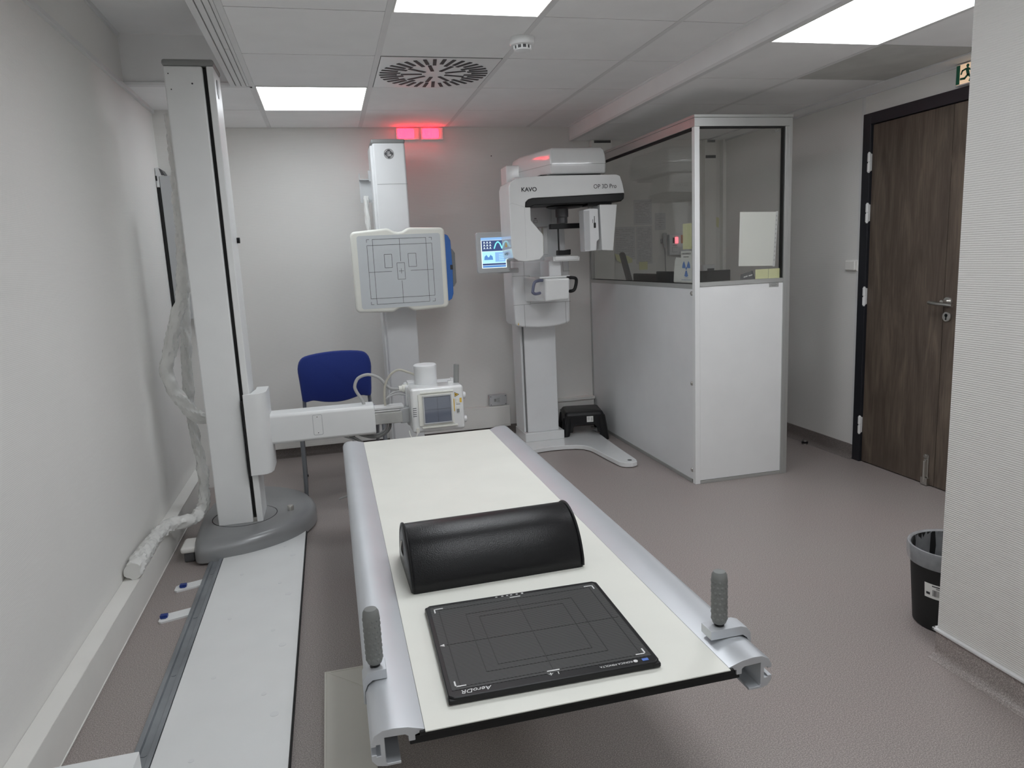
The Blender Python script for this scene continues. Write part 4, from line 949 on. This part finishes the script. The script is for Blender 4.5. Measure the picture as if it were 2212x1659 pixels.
def grip(gx, y, s, inner, outer, label):
    bm = BM()
    # bent strap over the rail crest and down its outer side
    o_ = [(inner, .034), (outer - s * .020, .034), (outer - s * .006, .029), (outer + s * .003, .016), (outer + s * .004, -.006), (outer + s * .004, -.034),
          (outer - s * .000, -.036), (outer - s * .000, -.008), (outer - s * .006, .006), (outer - s * .016, .0135), (inner, .0135)]
    prism(bm, [(a, TZ + z) for a, z in o_], 'Y', y - .021, y + .021)
    g = BM()
    lathe(g, (gx, y, TZ + .038), [(.010, 0), (.0140, .003), (.0168, .011), (.0168, .103), (.0158, .111), (.0122, .117), (.0, .119)], 28)
    h_ = obj('patient_grip', g, 'rubber', t, label=label)
    b2 = BM()
    for k in range(8):
        for j in range(11):
            a = 2 * PI * (j + .5 * (k % 2)) / 11
            p = Vector((gx + math.cos(a) * .0164, y + math.sin(a) * .0164, TZ + .038 + .014 + k * .0118))
            bmesh.ops.create_icosphere(b2, subdivisions=1, radius=.0036, matrix=Matrix.Translation(p) @ Matrix.Rotation(a, 4, 'Z') @ Matrix.Diagonal((.42, 1, 1.3, 1)))
    obj('grip_texture', b2, 'rubber', h_)
    b3 = BM(); cyl(b3, (gx, y, TZ + .032), .0105, .008, 'Z', 20); obj('grip_stem', b3, 'black', h_)
    obj('rail_clamp', bm, 'alu', h_, .0012)
grip(0.314, -3.955, -1, 0.335, 0.2905, None)
grip(1.033, -4.035, 1, 1.002, 1.0925, None)

# bolster cushion
t = thing('bolster_cushion', 'black leather-look half-round bolster lying across the table', 'cushion', (0.655, -3.465, TZ), math.radians(1.2))
bm = BM(); W_, D_, H_ = 0.228, 0.13, 0.138
def prof_c(s=1.0):
    pts = []
    ctrl = [(-D_, 0.006), (-D_ + .002, .03), (-.108, .075), (-.068, .118), (-.01, H_), (.04, .128), (.082, .095), (.112, .05), (D_ - .004, .015), (D_ - .004, .0)]
    for p in smooth_path([(0, a, b) for a, b in ctrl], 5): pts.append((p.y * s, p.z * s))
    pts.append((-D_ * s, 0.0)); return pts
rings = []
for x, s in ((-W_ - .004, .90), (-W_ + .001, .985), (-W_ + .008, 1.0), (-.1, 1.0), (0, 1.0), (.1, 1.0), (W_ - .008, 1.0), (W_ - .001, .985), (W_ + .004, .90)):
    rings.append([Vector((x, a, b)) for a, b in prof_c(s)])
loft(bm, rings); body = obj('body', bm, 'leather', t, local=True, ang=50)
for x in (-W_, W_):
    bm = BM(); tube(bm, [(x, a, b) for a, b in prof_c(1.0)[:-1]], .0038, 8, 1); obj('piping', bm, 'black', t, local=True)
bm = BM(); tube(bm, [(-W_ - .004, .03, .04), (-W_ - .008, .03, .06), (-W_ - .004, .03, .085)], .0035, 8, 4); obj('zip_pull', bm, 'steel', t, local=True)

# flat panel detector
ang = math.radians(-0.9)
t = thing('flat_panel_detector', 'flat black carbon-fibre plate with white corner marks on the near end of the table', 'x-ray detector', (0.6575, -3.899, TZ), ang)
cw, cd, ct = 0.2145, 0.1925, 0.016
def oct_(w, d, c): return [(-w + c, -d), (w - c, -d), (w, -d + c), (w, d - c), (w - c, d), (-w + c, d), (-w, d - c), (-w, -d + c)]
bm = BM(); prism(bm, oct_(cw, cd, .010), 'Z', 0.001, ct); fr = obj('case', bm, 'black', t, 0.003, local=True)
for sx in (-1, 1):
    for sy_ in (-1, 1):
        bx('corner_guard', (sx * (cw - .018) if sx > 0 else -cw - .001, cw + .001 if sx > 0 else -(cw - .018), sy_ * (cd - .018) if sy_ > 0 else -cd - .001, cd + .001 if sy_ > 0 else -(cd - .018), .0015, ct - .0035), 'black', fr, .004, local=True)
bx('carbon_face', (-cw + .010, cw - .010, -cd + .024, cd - .014, ct, ct + .0006), 'carbon', t, local=True)
bm = BM(); k0, k1 = ct + .0006, ct + .0010
def L2(x0, x1, y0, y1, w=.0008):
    box(bm, min(x0, x1) - (w if x0 == x1 else 0), max(x0, x1) + (w if x0 == x1 else 0), min(y0, y1) - (w if y0 == y1 else 0), max(y0, y1) + (w if y0 == y1 else 0), k0, k1)
def R2(a, b): L2(-a, a, b, b); L2(-a, a, -b, -b); L2(-a, -a, -b, b); L2(a, a, -b, b)
R2(.186, .160); 
for (x0, x1, y0, y1) in ((-.128, .128, -.125, .122), (-.100, .100, -.105, .102)):
    L2(x0, x1, y0, y0); L2(x0, x1, y1, y1); L2(x0, x0, y0, y1); L2(x1, x1, y0, y1)
L2(0, 0, -.155, .165, .0006); L2(-.19, .20, 0, 0, .0006)
obj('alignment_line', bm, 'cassline', t, local=True)
bm = BM()
def cor(cx_, cy_, sx, sy_):
    box(bm, min(cx_, cx_ + sx * .022), max(cx_, cx_ + sx * .022), min(cy_, cy_ + sy_ * .003), max(cy_, cy_ + sy_ * .003), k0, k1 + .0003)
    box(bm, min(cx_, cx_ + sx * .003), max(cx_, cx_ + sx * .003), min(cy_, cy_ + sy_ * .020), max(cy_, cy_ + sy_ * .020), k0, k1 + .0003)
cor(-.197, .168, 1, -1); cor(.197, .168, -1, -1); cor(-.197, -.160, 1, 1); cor(.197, -.160, -1, 1)
box(bm, -.012, .014, .168, .171, k0, k1 + .0003); box(bm, -.014, .012, -.163, -.160, k0, k1 + .0003)
prism(bm, [(-.205, .0), (-.195, .005), (-.195, -.005)], 'Z', k0, k1 + .0003)
box(bm, .006, .0075, -.176, -.168, ct, k1); box(bm, -.010, -.008, -.176, -.168, ct, k1); prism(bm, [(-.015, -.169), (-.009, -.175), (-.003, -.169), (-.009, -.1725)], 'Z', ct, k1)
for x in (-.045, -.030, -.018, -.008, .006): box(bm, x, x + .005, .181, .184, ct, k1)
cyl(bm, (.022, .183, ct), .003, .0006, 'Z', 12); cyl(bm, (.166, -.179, ct), .0045, .0008, 'Z', 18)
obj('white_mark', bm, 'print', t, local=True)
rot180 = lambda x, y: face_mat((x, y, ct + .0006), (-1, 0, 0), (0, -1, 0))
obj('lettering', text_bm('KONICA MINOLTA', .0085, rot180(.125, -.179), .0002, squash=.95), 'print', t, local=True)
obj('lettering', text_bm('AeroDR', .017, rot180(-.158, -.178), .0002, shear=.25), 'print', t, local=True)
bx('blue_tag', (.180, .193, -.183, -.175, ct, ct + .0008), plain('blue_tag', (.10, .20, .60), .4), t, local=True)

# ------------------------------------------------------------------ booth
BX, BY, BX1 = 2.25, -1.665, 2.835
t = thing('protection_booth', 'white and aluminium protective booth wall with upper glass panes standing right of centre', 'partition', (2.5, -0.9, 0))
th = 0.045
bx('side_panel', (BX + .004, BX + th - .004, BY + .03, 0.0, 0.02, 1.125), 'satin', t, 0.001)
bx('front_panel', (BX + .028, BX1 - .028, BY + .004, BY + th - .004, 0.02, 1.135), 'white', t, 0.001)
bm = BM()
box(bm, BX, BX + th, BY + th, -.022, 0.0, 0.022); box(bm, BX + .03, BX1 - .034, BY, BY + th, 0.0, 0.018)            # bottom rails
box(bm, BX, BX + th, BY + .033, -.022, 1.125, 1.150); box(bm, BX + .031, BX1 - .034, BY - .001, BY + .032, 1.135, 1.158)  # mid rails
box(bm, BX, BX + th, BY + th, -.022, 1.985, 2.03); box(bm, BX, BX1 - .009, BY, BY + th, 1.985, 2.03)                  # top rails
prism(bm, [(BX - .003, BY - .003), (BX1 + .013, BY - .003), (BX1 + .013, BY + th + .003), (BX + th + .003, BY + th + .003), (BX + th + .003, 0), (BX - .003, 0)], 'Z', 2.0305, 2.045)
box(bm, BX1 - .033, BX1 - .010, BY - .002, BY + th + .001, 0.0, 1.984); box(bm, BX1 - .008, BX1 + .012, BY + .002, BY + th - .002, 0.0, 2.03)
box(bm, BX - .002, BX + th, -0.021, 0.0, 0.0, 2.03); box(bm, BX + .002, BX + th, -0.045, -0.026, 1.151, 1.984)
fr = obj('frame', bm, 'alu_frame', t, 0.0015)
bx('corner_post', (BX, BX + .030, BY, BY + .032, 0.0, 1.984), 'white', t, 0.002)
bx('side_glass', (BX + .018, BX + .024, BY + .03, -0.03, 1.148, 1.99), 'glass', t)
bx('front_glass', (BX + .03, BX1 - .03, BY + .018, BY + .024, 1.155, 1.99), 'glass', t)
bm = BM(); box(bm, BX + .008, BX + .034, BY + .03, -.03, 1.975, 1.986); box(bm, BX + .03, BX1 - .034, BY + .008, BY + .034, 1.977, 1.986); box(bm, BX1 - .040, BX1 - .034, BY + .008, BY + .034, 1.157, 1.98); box(bm, BX + .008, BX + .034, BY + .03, -.03, 1.148, 1.153)
obj('glazing_gasket', bm, 'blackmatte', t)
for z in (1.099, 0.588, 0.077):
    bm = BM(); lathe(bm, (BX + .004, BY + .045, z), [(0.012, 0), (0.012, -0.003), (0.008, -0.007), (0.0, -0.008)], 18, 'X'); obj('bolt', bm, 'steel', t)
bm = BM(); box(bm, 2.713, 2.775, BY + .002, BY + .0042, 1.110, 1.133); np_ = obj('name_plate', bm, 'alu_frame', t)
bm = BM()
for k, w_ in enumerate((.030, .038, .024)): box(bm, 2.744 - w_ / 2, 2.744 + w_ / 2, BY + .0014, BY + .002, 1.1265 - k * .006, 1.1285 - k * .006)
obj('plate_print', bm, 'grey', np_)
bm = BM()
for k in range(4): box(bm, 2.748 + k * .009, 2.753 + k * .009, BY + .0170, BY + .0175, 1.958, 1.966)
for k in range(2): box(bm, 2.756 + k * .008, 2.760 + k * .008, BY + .0170, BY + .0175, 1.969, 1.972)
obj('etched_print', bm, 'grey', t)

# papers and small things in the booth
t = thing('paper_sheet', 'blank white sheet in a punched plastic sleeve taped inside the front glass', 'paper sheet', (2.65, BY + .03, 1.225))
gy = BY + .0255
bm = BM(); prism(bm, [(2.540, 1.533), (2.765, 1.527), (2.750, 1.228), (2.533, 1.236)], 'Y', gy, gy + .001); obj('sheet', bm, 'paper', t)
bm = BM(); prism(bm, [(2.765, 1.530), (2.780, 1.530), (2.764, 1.224), (2.750, 1.224)], 'Y', gy + .0002, gy + .0012); sl = obj('sleeve_edge', bm, 'paper2', t)
bm = BM()
for k in range(11):
    z = 1.255 + k * .0245; x = 2.757 + (z - 1.224) / .306 * .0155; box(bm, x - .0018, x + .0018, gy - .0004, gy + .0002, z, z + .010)
obj('punch_hole', bm, 'grey', sl)
bm = BM(); box(bm, 2.640, 2.722, gy, gy + .001, 1.159, 1.212); single('sticky_note', bm, 'note', 'left of two pale yellow notes low inside the front glass', 'note', group='yellow notes on the front glass')
bm = BM(); box(bm, 2.724, 2.797, gy, gy + .001, 1.158, 1.212); n2 = single('sticky_note', bm, 'note', 'right of two pale yellow notes low inside the front glass', 'note', group='yellow notes on the front glass')
bm = BM(); prism(bm, [(2.545, 1.160), (2.548, 1.190), (2.622, 1.207), (2.637, 1.159)], 'Y', gy, gy + .0012); cd_ = single('card', bm, 'dgrey', 'dark grey card with white writing leaning inside the front glass', 'card')
bm = BM()
rnd = random.Random(3)
for k in range(9):
    x = 2.566 + k * .0062; z = 1.170 + k * .0012
    if k == 4: continue
    prism(bm, [(x, z), (x + .0045, z + rnd.random() * .002), (x + .005, z + .007), (x + .001, z + .0065)], 'Y', gy - .0006, gy)
obj('white_writing', bm, 'print', None)
w = bpy.data.objects['white_writing']; w.parent = cd_; w.location = w.location - cd_.location
sx_ = BX + .0255
bm = BM(); prism(bm, [(-1.476, 1.486), (-1.580, 1.485), (-1.580, 1.344), (-1.476, 1.343)], 'X', sx_, sx_ + .001); single('yellow_sheet', bm, 'note', 'pale yellow sheet stuck inside the side glass above the radiation sign', 'note')
t = thing('radiation_sign', 'white sign with a blue radiation trefoil inside the side glass by the corner post', 'sign', (BX + .026, -1.517, 1.157))
bm = BM(); box(bm, sx_ - .001, sx_ + .0012, -1.580, -1.454, 1.158, 1.333); obj('board', bm, 'paper', t)
bm = BM(); cy_, cz_ = -1.517, 1.236
YS = lambda u: -1.517 - u      # reading direction runs toward the camera (-Y)
def wedge(bm, a0, a1, r0, r1, sx=1.0, n=8):
    pts = [(cy_ - sx * r0 * math.cos(math.radians(a)), cz_ + r0 * math.sin(math.radians(a))) for a in [a0 + (a1 - a0) * k / n for k in range(n + 1)]]
    pts += [(cy_ - sx * r1 * math.cos(math.radians(a)), cz_ + r1 * math.sin(math.radians(a))) for a in [a1 + (a0 - a1) * k / n for k in range(n + 1)]]
    prism(bm, pts, 'X', sx_ - .0016, sx_ - .001)
for a in (30, 150, 270):
    wedge(bm, a + (0 if a != 270 else -30) + (0 if a != 30 else 0), a + (30 if a == 30 else 0) + (30 if a == 270 else 0) + (0), .012, .048) if False else wedge(bm, a - 28, a + 28, .013, .048)
wedge(bm, 0, 359.9, .0005, .009)
obj('trefoil', bm, 'signblue', t)
fm = lambda y, z: face_mat((sx_ - .0014, y, z), (0, -1, 0), (0, 0, 1))
obj('lettering', text_bm('ZONE SURVEILLEE', .0135, fm(-1.517, 1.318), .0002), 'ink', t)
obj('lettering', text_bm('INTERMITTENTE', .0085, fm(-1.517, 1.300), .0002), 'ink', t)
bm = BM(); box(bm, sx_ - .0014, sx_ - .001, -1.574, -1.460, 1.170, 1.172); box(bm, sx_ - .0014, sx_ - .001, -1.54, -1.495, 1.182, 1.1835); obj('rule_line', bm, 'signblue', t)
bm = BM(); prism(bm, [(-1.453, 1.160), (-1.355, 1.157), (-1.362, 1.22), (-1.375, 1.28), (-1.39, 1.299), (-1.453, 1.296)], 'X', sx_ + .001, sx_ + .0018); single('paper_slip', bm, 'paper', 'curled white slip beside the radiation sign inside the side glass', 'paper sheet')

def dup_tag(o, label, cat, group=None):
    o['label'] = label; o['category'] = cat
    if group: o['group'] = group
# desk, monitors
t = thing('desk', 'grey desk inside the booth carrying the monitors', 'desk', (2.56, -.8, 0))
bx('desktop', (2.31, 2.83, -1.52, -0.02, 0.72, 0.75), 'ltgrey', t, 0.003)
for y in (-1.49, -.08): 
    for x in (2.34, 2.79): bx('leg', (x - .015, x + .015, y - .015, y + .015, 0, .72), 'grey', t)
def monitor(name, label, x0, x1, y0, y1, ztop, axis, cat='monitor'):
    t = thing(name, label, cat, ((x0 + x1) / 2, (y0 + y1) / 2, .75))
    if axis == 'Y':
        bx('display', (x0, x1, y0, y0 + .03, .86, ztop), 'black', t, .004); bx('bezel_face', (x0 + .01, x1 - .01, y0 - .001, y0, .875, ztop - .012), 'blackmatte', t)
    else:
        bx('display', (x0, x0 + .03, y0, y1, .86, ztop), 'black', t, .004); bx('bezel_face', (x0 - .001, x0, y0 + .01, y1 - .01, .875, ztop - .012), 'blackmatte', t)
    cx_, cy_ = (x0 + x1) / 2, (y0 + y1) / 2
    bx('stand', (cx_ - .03, cx_ + .03, cy_ + .0, cy_ + .03, .76, .95), 'black', t); bx('stand_foot', (cx_ - .09, cx_ + .09, cy_ - .07, cy_ + .08, .75, .762), 'black', t, .003)
monitor('monitor', 'black monitor top just showing behind the front glass of the booth', 2.515, 2.745, -1.20, -1.17, 1.205, 'Y')
monitor('monitor', 'wide black monitor top behind the left part of the side glass', 2.44, 2.48, -0.80, -0.39, 1.188, 'X')
monitor('monitor', 'black monitor top behind the side glass, left of the radiation sign', 2.42, 2.46, -1.02, -0.815, 1.207, 'X')
# document stand with yellow notes
t = thing('document_stand', 'dark slanted document stand behind the back end of the side glass', 'document stand', (2.45, -.25, .75))
bm = BM(); prism(bm, [(-.32, 1.13), (-.26, 1.13), (-.13, 1.33), (-.16, 1.345), (-.19, 1.33)], 'X', 2.44, 2.47); prism(bm, [(-.32, .75), (-.24, .75), (-.26, 1.14), (-.31, 1.14)], 'X', 2.44, 2.47); bmesh.ops.translate(bm, verts=bm.verts, vec=(0, .0, 0)); obj('board', bm, 'dgrey', t, .006)
bx('foot', (2.40, 2.52, -.36, -.18, .75, .77), 'dgrey', t, .004)
bm = BM(); prism(bm, [(2.456, 1.335), (2.50, 1.322), (2.56, 1.315), (2.60, 1.29), (2.60, 1.262), (2.53, 1.248), (2.47, 1.285)], 'Y', -.012, -.010); single('curled_note', bm, 'note', 'curled yellow note pinned low on the back wall inside the booth', 'note')
bm = BM(); box(bm, 2.66, 2.73, -.008, -.006, 1.20, 1.262); single('sticky_note', bm, 'note', 'small yellow note under the pinned sheets inside the booth', 'note')
# pinned sheets on the back wall
def sheet(x0, x1, z0, z1, label, lines=18, seed=1):
    t = thing('pinned_sheet', label, 'poster', ((x0 + x1) / 2, 0, z0), 0, 'printed sheets pinned in the booth')
    bx('sheet', (x0, x1, -.003, -.001, z0, z1), 'paper2', t)
    bm = BM(); r = random.Random(seed)
    for k in range(lines):
        z = z1 - (k + 1.5) * (z1 - z0) / (lines + 2); a = x0 + .012
        while a < x1 - .02:
            b_ = a + r.uniform(.008, .03); b_ = min(b_, x1 - .01)
            if r.random() < .8: box(bm, a, b_, -.0035, -.003, z, z + .0026)
            a = b_ + .004
    obj('printed_text', bm, 'inklight', t)
sheet(2.625, 2.775, 1.545, 1.735, 'upper printed sheet pinned inside the booth', 14, 2)
sheet(2.462, 2.632, 1.285, 1.535, 'left printed sheet of the lower pair inside the booth', 16, 3)
sheet(2.640, 2.775, 1.245, 1.535, 'right printed sheet of the lower pair inside the booth', 22, 4)
sheet(2.80, 2.89, 1.50, 1.63, 'small faint sheet pinned above the control box in the booth', 6, 5)
# control box with red rocker
t = thing('control_box', 'white wall control box with a glowing red switch inside the booth', 'switch box', (3.0, 0, 1.30))
bx('housing', (2.902, 3.075, -.045, 0, 1.302, 1.462), 'satin', t, .004)
bx('green_switch', (2.928, 2.944, -.048, -.045, 1.395, 1.436), 'dgrey', t, .001)
bm = BM(); prism(bm, rrect(2.948, 2.972, 1.392, 1.440, .005), 'Y', -.051, -.045); obj('red_switch', bm, 'redled', t)
bx('orange_label', (2.998, 3.04, -.047, -.045, 1.39, 1.455), 'orange', t)
bm = BM(); box(bm, 2.928, 2.965, -.0455, -.045, 1.374, 1.378)
for d in ((2.925, 2.970, 1.362, 1.364), (2.925, 2.927, 1.325, 1.362), (2.925, 2.97, 1.325, 1.327)): box(bm, d[0], d[1], -.0455, -.045, d[2], d[3])
obj('printed_frame', bm, 'grey', t)
t = thing('hand_switch', 'grey hand switch hanging on its cable left of the control box in the booth', 'hand switch', (2.868, 0, 1.18))
bm = BM(); lathe(bm, (2.868, -.03, 1.36), [(.007, 0), (.010, .02), (.016, .05), (.018, .075), (.018, .105), (.014, .115), (.0, .118)], 20); obj('handpiece', bm, 'ltgrey', t)
bm = BM(); tube(bm, [(2.868, -.03, 1.362), (2.870, -.03, 1.30), (2.872, -.03, 1.22), (2.875, -.04, 1.10), (2.86, -.06, .95)], .003, 8); obj('cable', bm, 'grey', t)
bx('holder', (2.845, 2.891, -.018, 0, 1.40, 1.43), 'ltgrey', t, .003)
# cable ducts on the back wall in the booth
def duct(x0, x1, z0, z1, label, slotz=None, d=.05):
    t = thing('wall_duct', label, 'cable duct', ((x0 + x1) / 2, 0, z0), 0, 'upright ducts on the booth back wall')
    bx('cover', (x0, x1, -d, 0, z0, z1), 'pvc', t, .002)
    bx('top_opening', (x0 + .02, x1 - .01, -d - .0008, -d, z1 - .022, z1 - .004), 'dgrey', t)
    if slotz: bx('slot', (x0 + .005, x1 - .005, -d - .0008, -d, slotz, slotz + .022), 'dgrey', t)
duct(2.275, 2.437, 1.0, 2.173, 'upright white duct nearest the booth corner, top just under the lower ceiling')
duct(3.205, 3.302, 0.9, 2.170, 'upright white duct with a dark slot, seen through the front glass', 2.03)
duct(3.36, 3.389, 0.9, 2.170, 'upright white duct in the corner right of the slotted one')
t = thing('socket_box', 'small white socket box at the foot of the slotted duct in the booth', 'socket', (3.23, 0, 1.13))
bx('housing', (3.17, 3.275, -.085, -.05, 1.135, 1.215), 'satin', t, .004); bx('dark_insert', (3.205, 3.262, -.09, -.085, 1.15, 1.185), 'dgrey', t)
bm = BM(); prism(bm, [(3.312, 1.59), (3.355, 1.575), (3.350, 1.50), (3.318, 1.52)], 'Y', -.003, -.0001); single('small_note', bm, 'note', 'small tilted yellow note behind the front glass of the booth', 'note')

# ------------------------------------------------------------------ waste bin
t = thing('waste_bin', 'black round waste bin with a clear liner, half hidden behind the near right wall corner', 'waste bin', (2.322, -3.375, 0))
cx_, cy_ = 2.322, -3.375
bm = BM(); lathe(bm, (cx_, cy_, 0), [(.110, 0), (.116, .004), (.136, .285), (.132, .285), (.112, .008), (.0, .008)], 44, cap=False); obj('body', bm, 'blackmatte', t)
bm = BM(); rings = []
for rr, z, wv in ((.1405, .232, .0016), (.144, .245, .0016), (.1455, .280, .001), (.143, .290, .0005), (.138, .291, .0005), (.132, .285, .001), (.125, .20, .006), (.112, .09, .008), (.09, .04, .006)):
    rings.append([Vector((cx_ + (rr + wv * noise.noise(Vector((math.cos(a) * 5, math.sin(a) * 5, z * 9)))) * math.cos(a), cy_ + (rr + wv * noise.noise(Vector((math.cos(a) * 5, math.sin(a) * 5, z * 9)))) * math.sin(a), z)) for a in [2 * PI * k / 60 for k in range(60)]])
loft(bm, rings, False); obj('liner', bm, 'bagclear', t)
bm = BM()
def lab(bm, a0, a1, z0, z1, off, n=8):
    for k in range(n):
        v = []
        for a, z in ((a0 + (a1 - a0) * k / n, z0), (a0 + (a1 - a0) * (k + 1) / n, z0), (a0 + (a1 - a0) * (k + 1) / n, z1), (a0 + (a1 - a0) * k / n, z1)):
            r_ = .116 + .020 * (z - .004) / .281 + off; a = math.radians(a); v.append(bm.verts.new((cx_ + math.cos(a) * r_, cy_ + math.sin(a) * r_, z)))
        bm.faces.new(v)
lab(bm, 186, 250, .125, .178, .0012, 14); lb = obj('barcode_label', bm, 'paper', t)
bm = BM(); a = 199
rnd = random.Random(9)
while a < 224:
    w_ = rnd.choice((.5, .9)); lab(bm, a, a + w_, .135, .158, .0018, 1); a += w_ + rnd.choice((.5, .9))
lab(bm, 198, 246, .169, .173, .0018); lab(bm, 204, 240, .163, .1655, .0018); lab(bm, 189, 195, .137, .146, .0018, 2)
obj('label_print', bm, 'ink', lb)

# tiny screw left in the back wall
bm = BM(); cyl(bm, (1.519, 0, 2.075), .004, -.003, 'Y', 10); single('wall_screw', bm, 'ink', 'tiny dark screw in the bare back wall between the wall stand and the dental machine', 'screw')

# ------------------------------------------------------------------ camera, world, view
cam = bpy.data.cameras.new('camera'); co = bpy.data.objects.new('camera', cam); COL.objects.link(co)
r = Vector((0.96818625, -0.24581388, -0.04680726)); u = Vector((0.0871166, 0.15576551, 0.98394502)); f = Vector((0.23457639, 0.95671973, -0.17222449))
mw = Matrix((r, u, -f)).transposed().to_4x4(); mw.translation = (0.28827655, -5.32273781, 1.34489579)
co.matrix_world = mw
cam.sensor_fit = 'HORIZONTAL'; cam.sensor_width = 36; cam.lens = 25.459; cam.clip_start = 0.02
scene.camera = co
w = bpy.data.worlds.new('world'); scene.world = w; w.use_nodes = True
w.node_tree.nodes['Background'].inputs['Color'].default_value = (0.5, 0.5, 0.5, 1); w.node_tree.nodes['Background'].inputs['Strength'].default_value = 0.02
vs = scene.view_settings; vs.view_transform = 'Standard'; vs.look = 'None'; vs.gamma = 1; vs.use_curve_mapping = False; vs.exposure = 0.55
scene.cycles.max_bounces = 14; scene.cycles.diffuse_bounces = 10
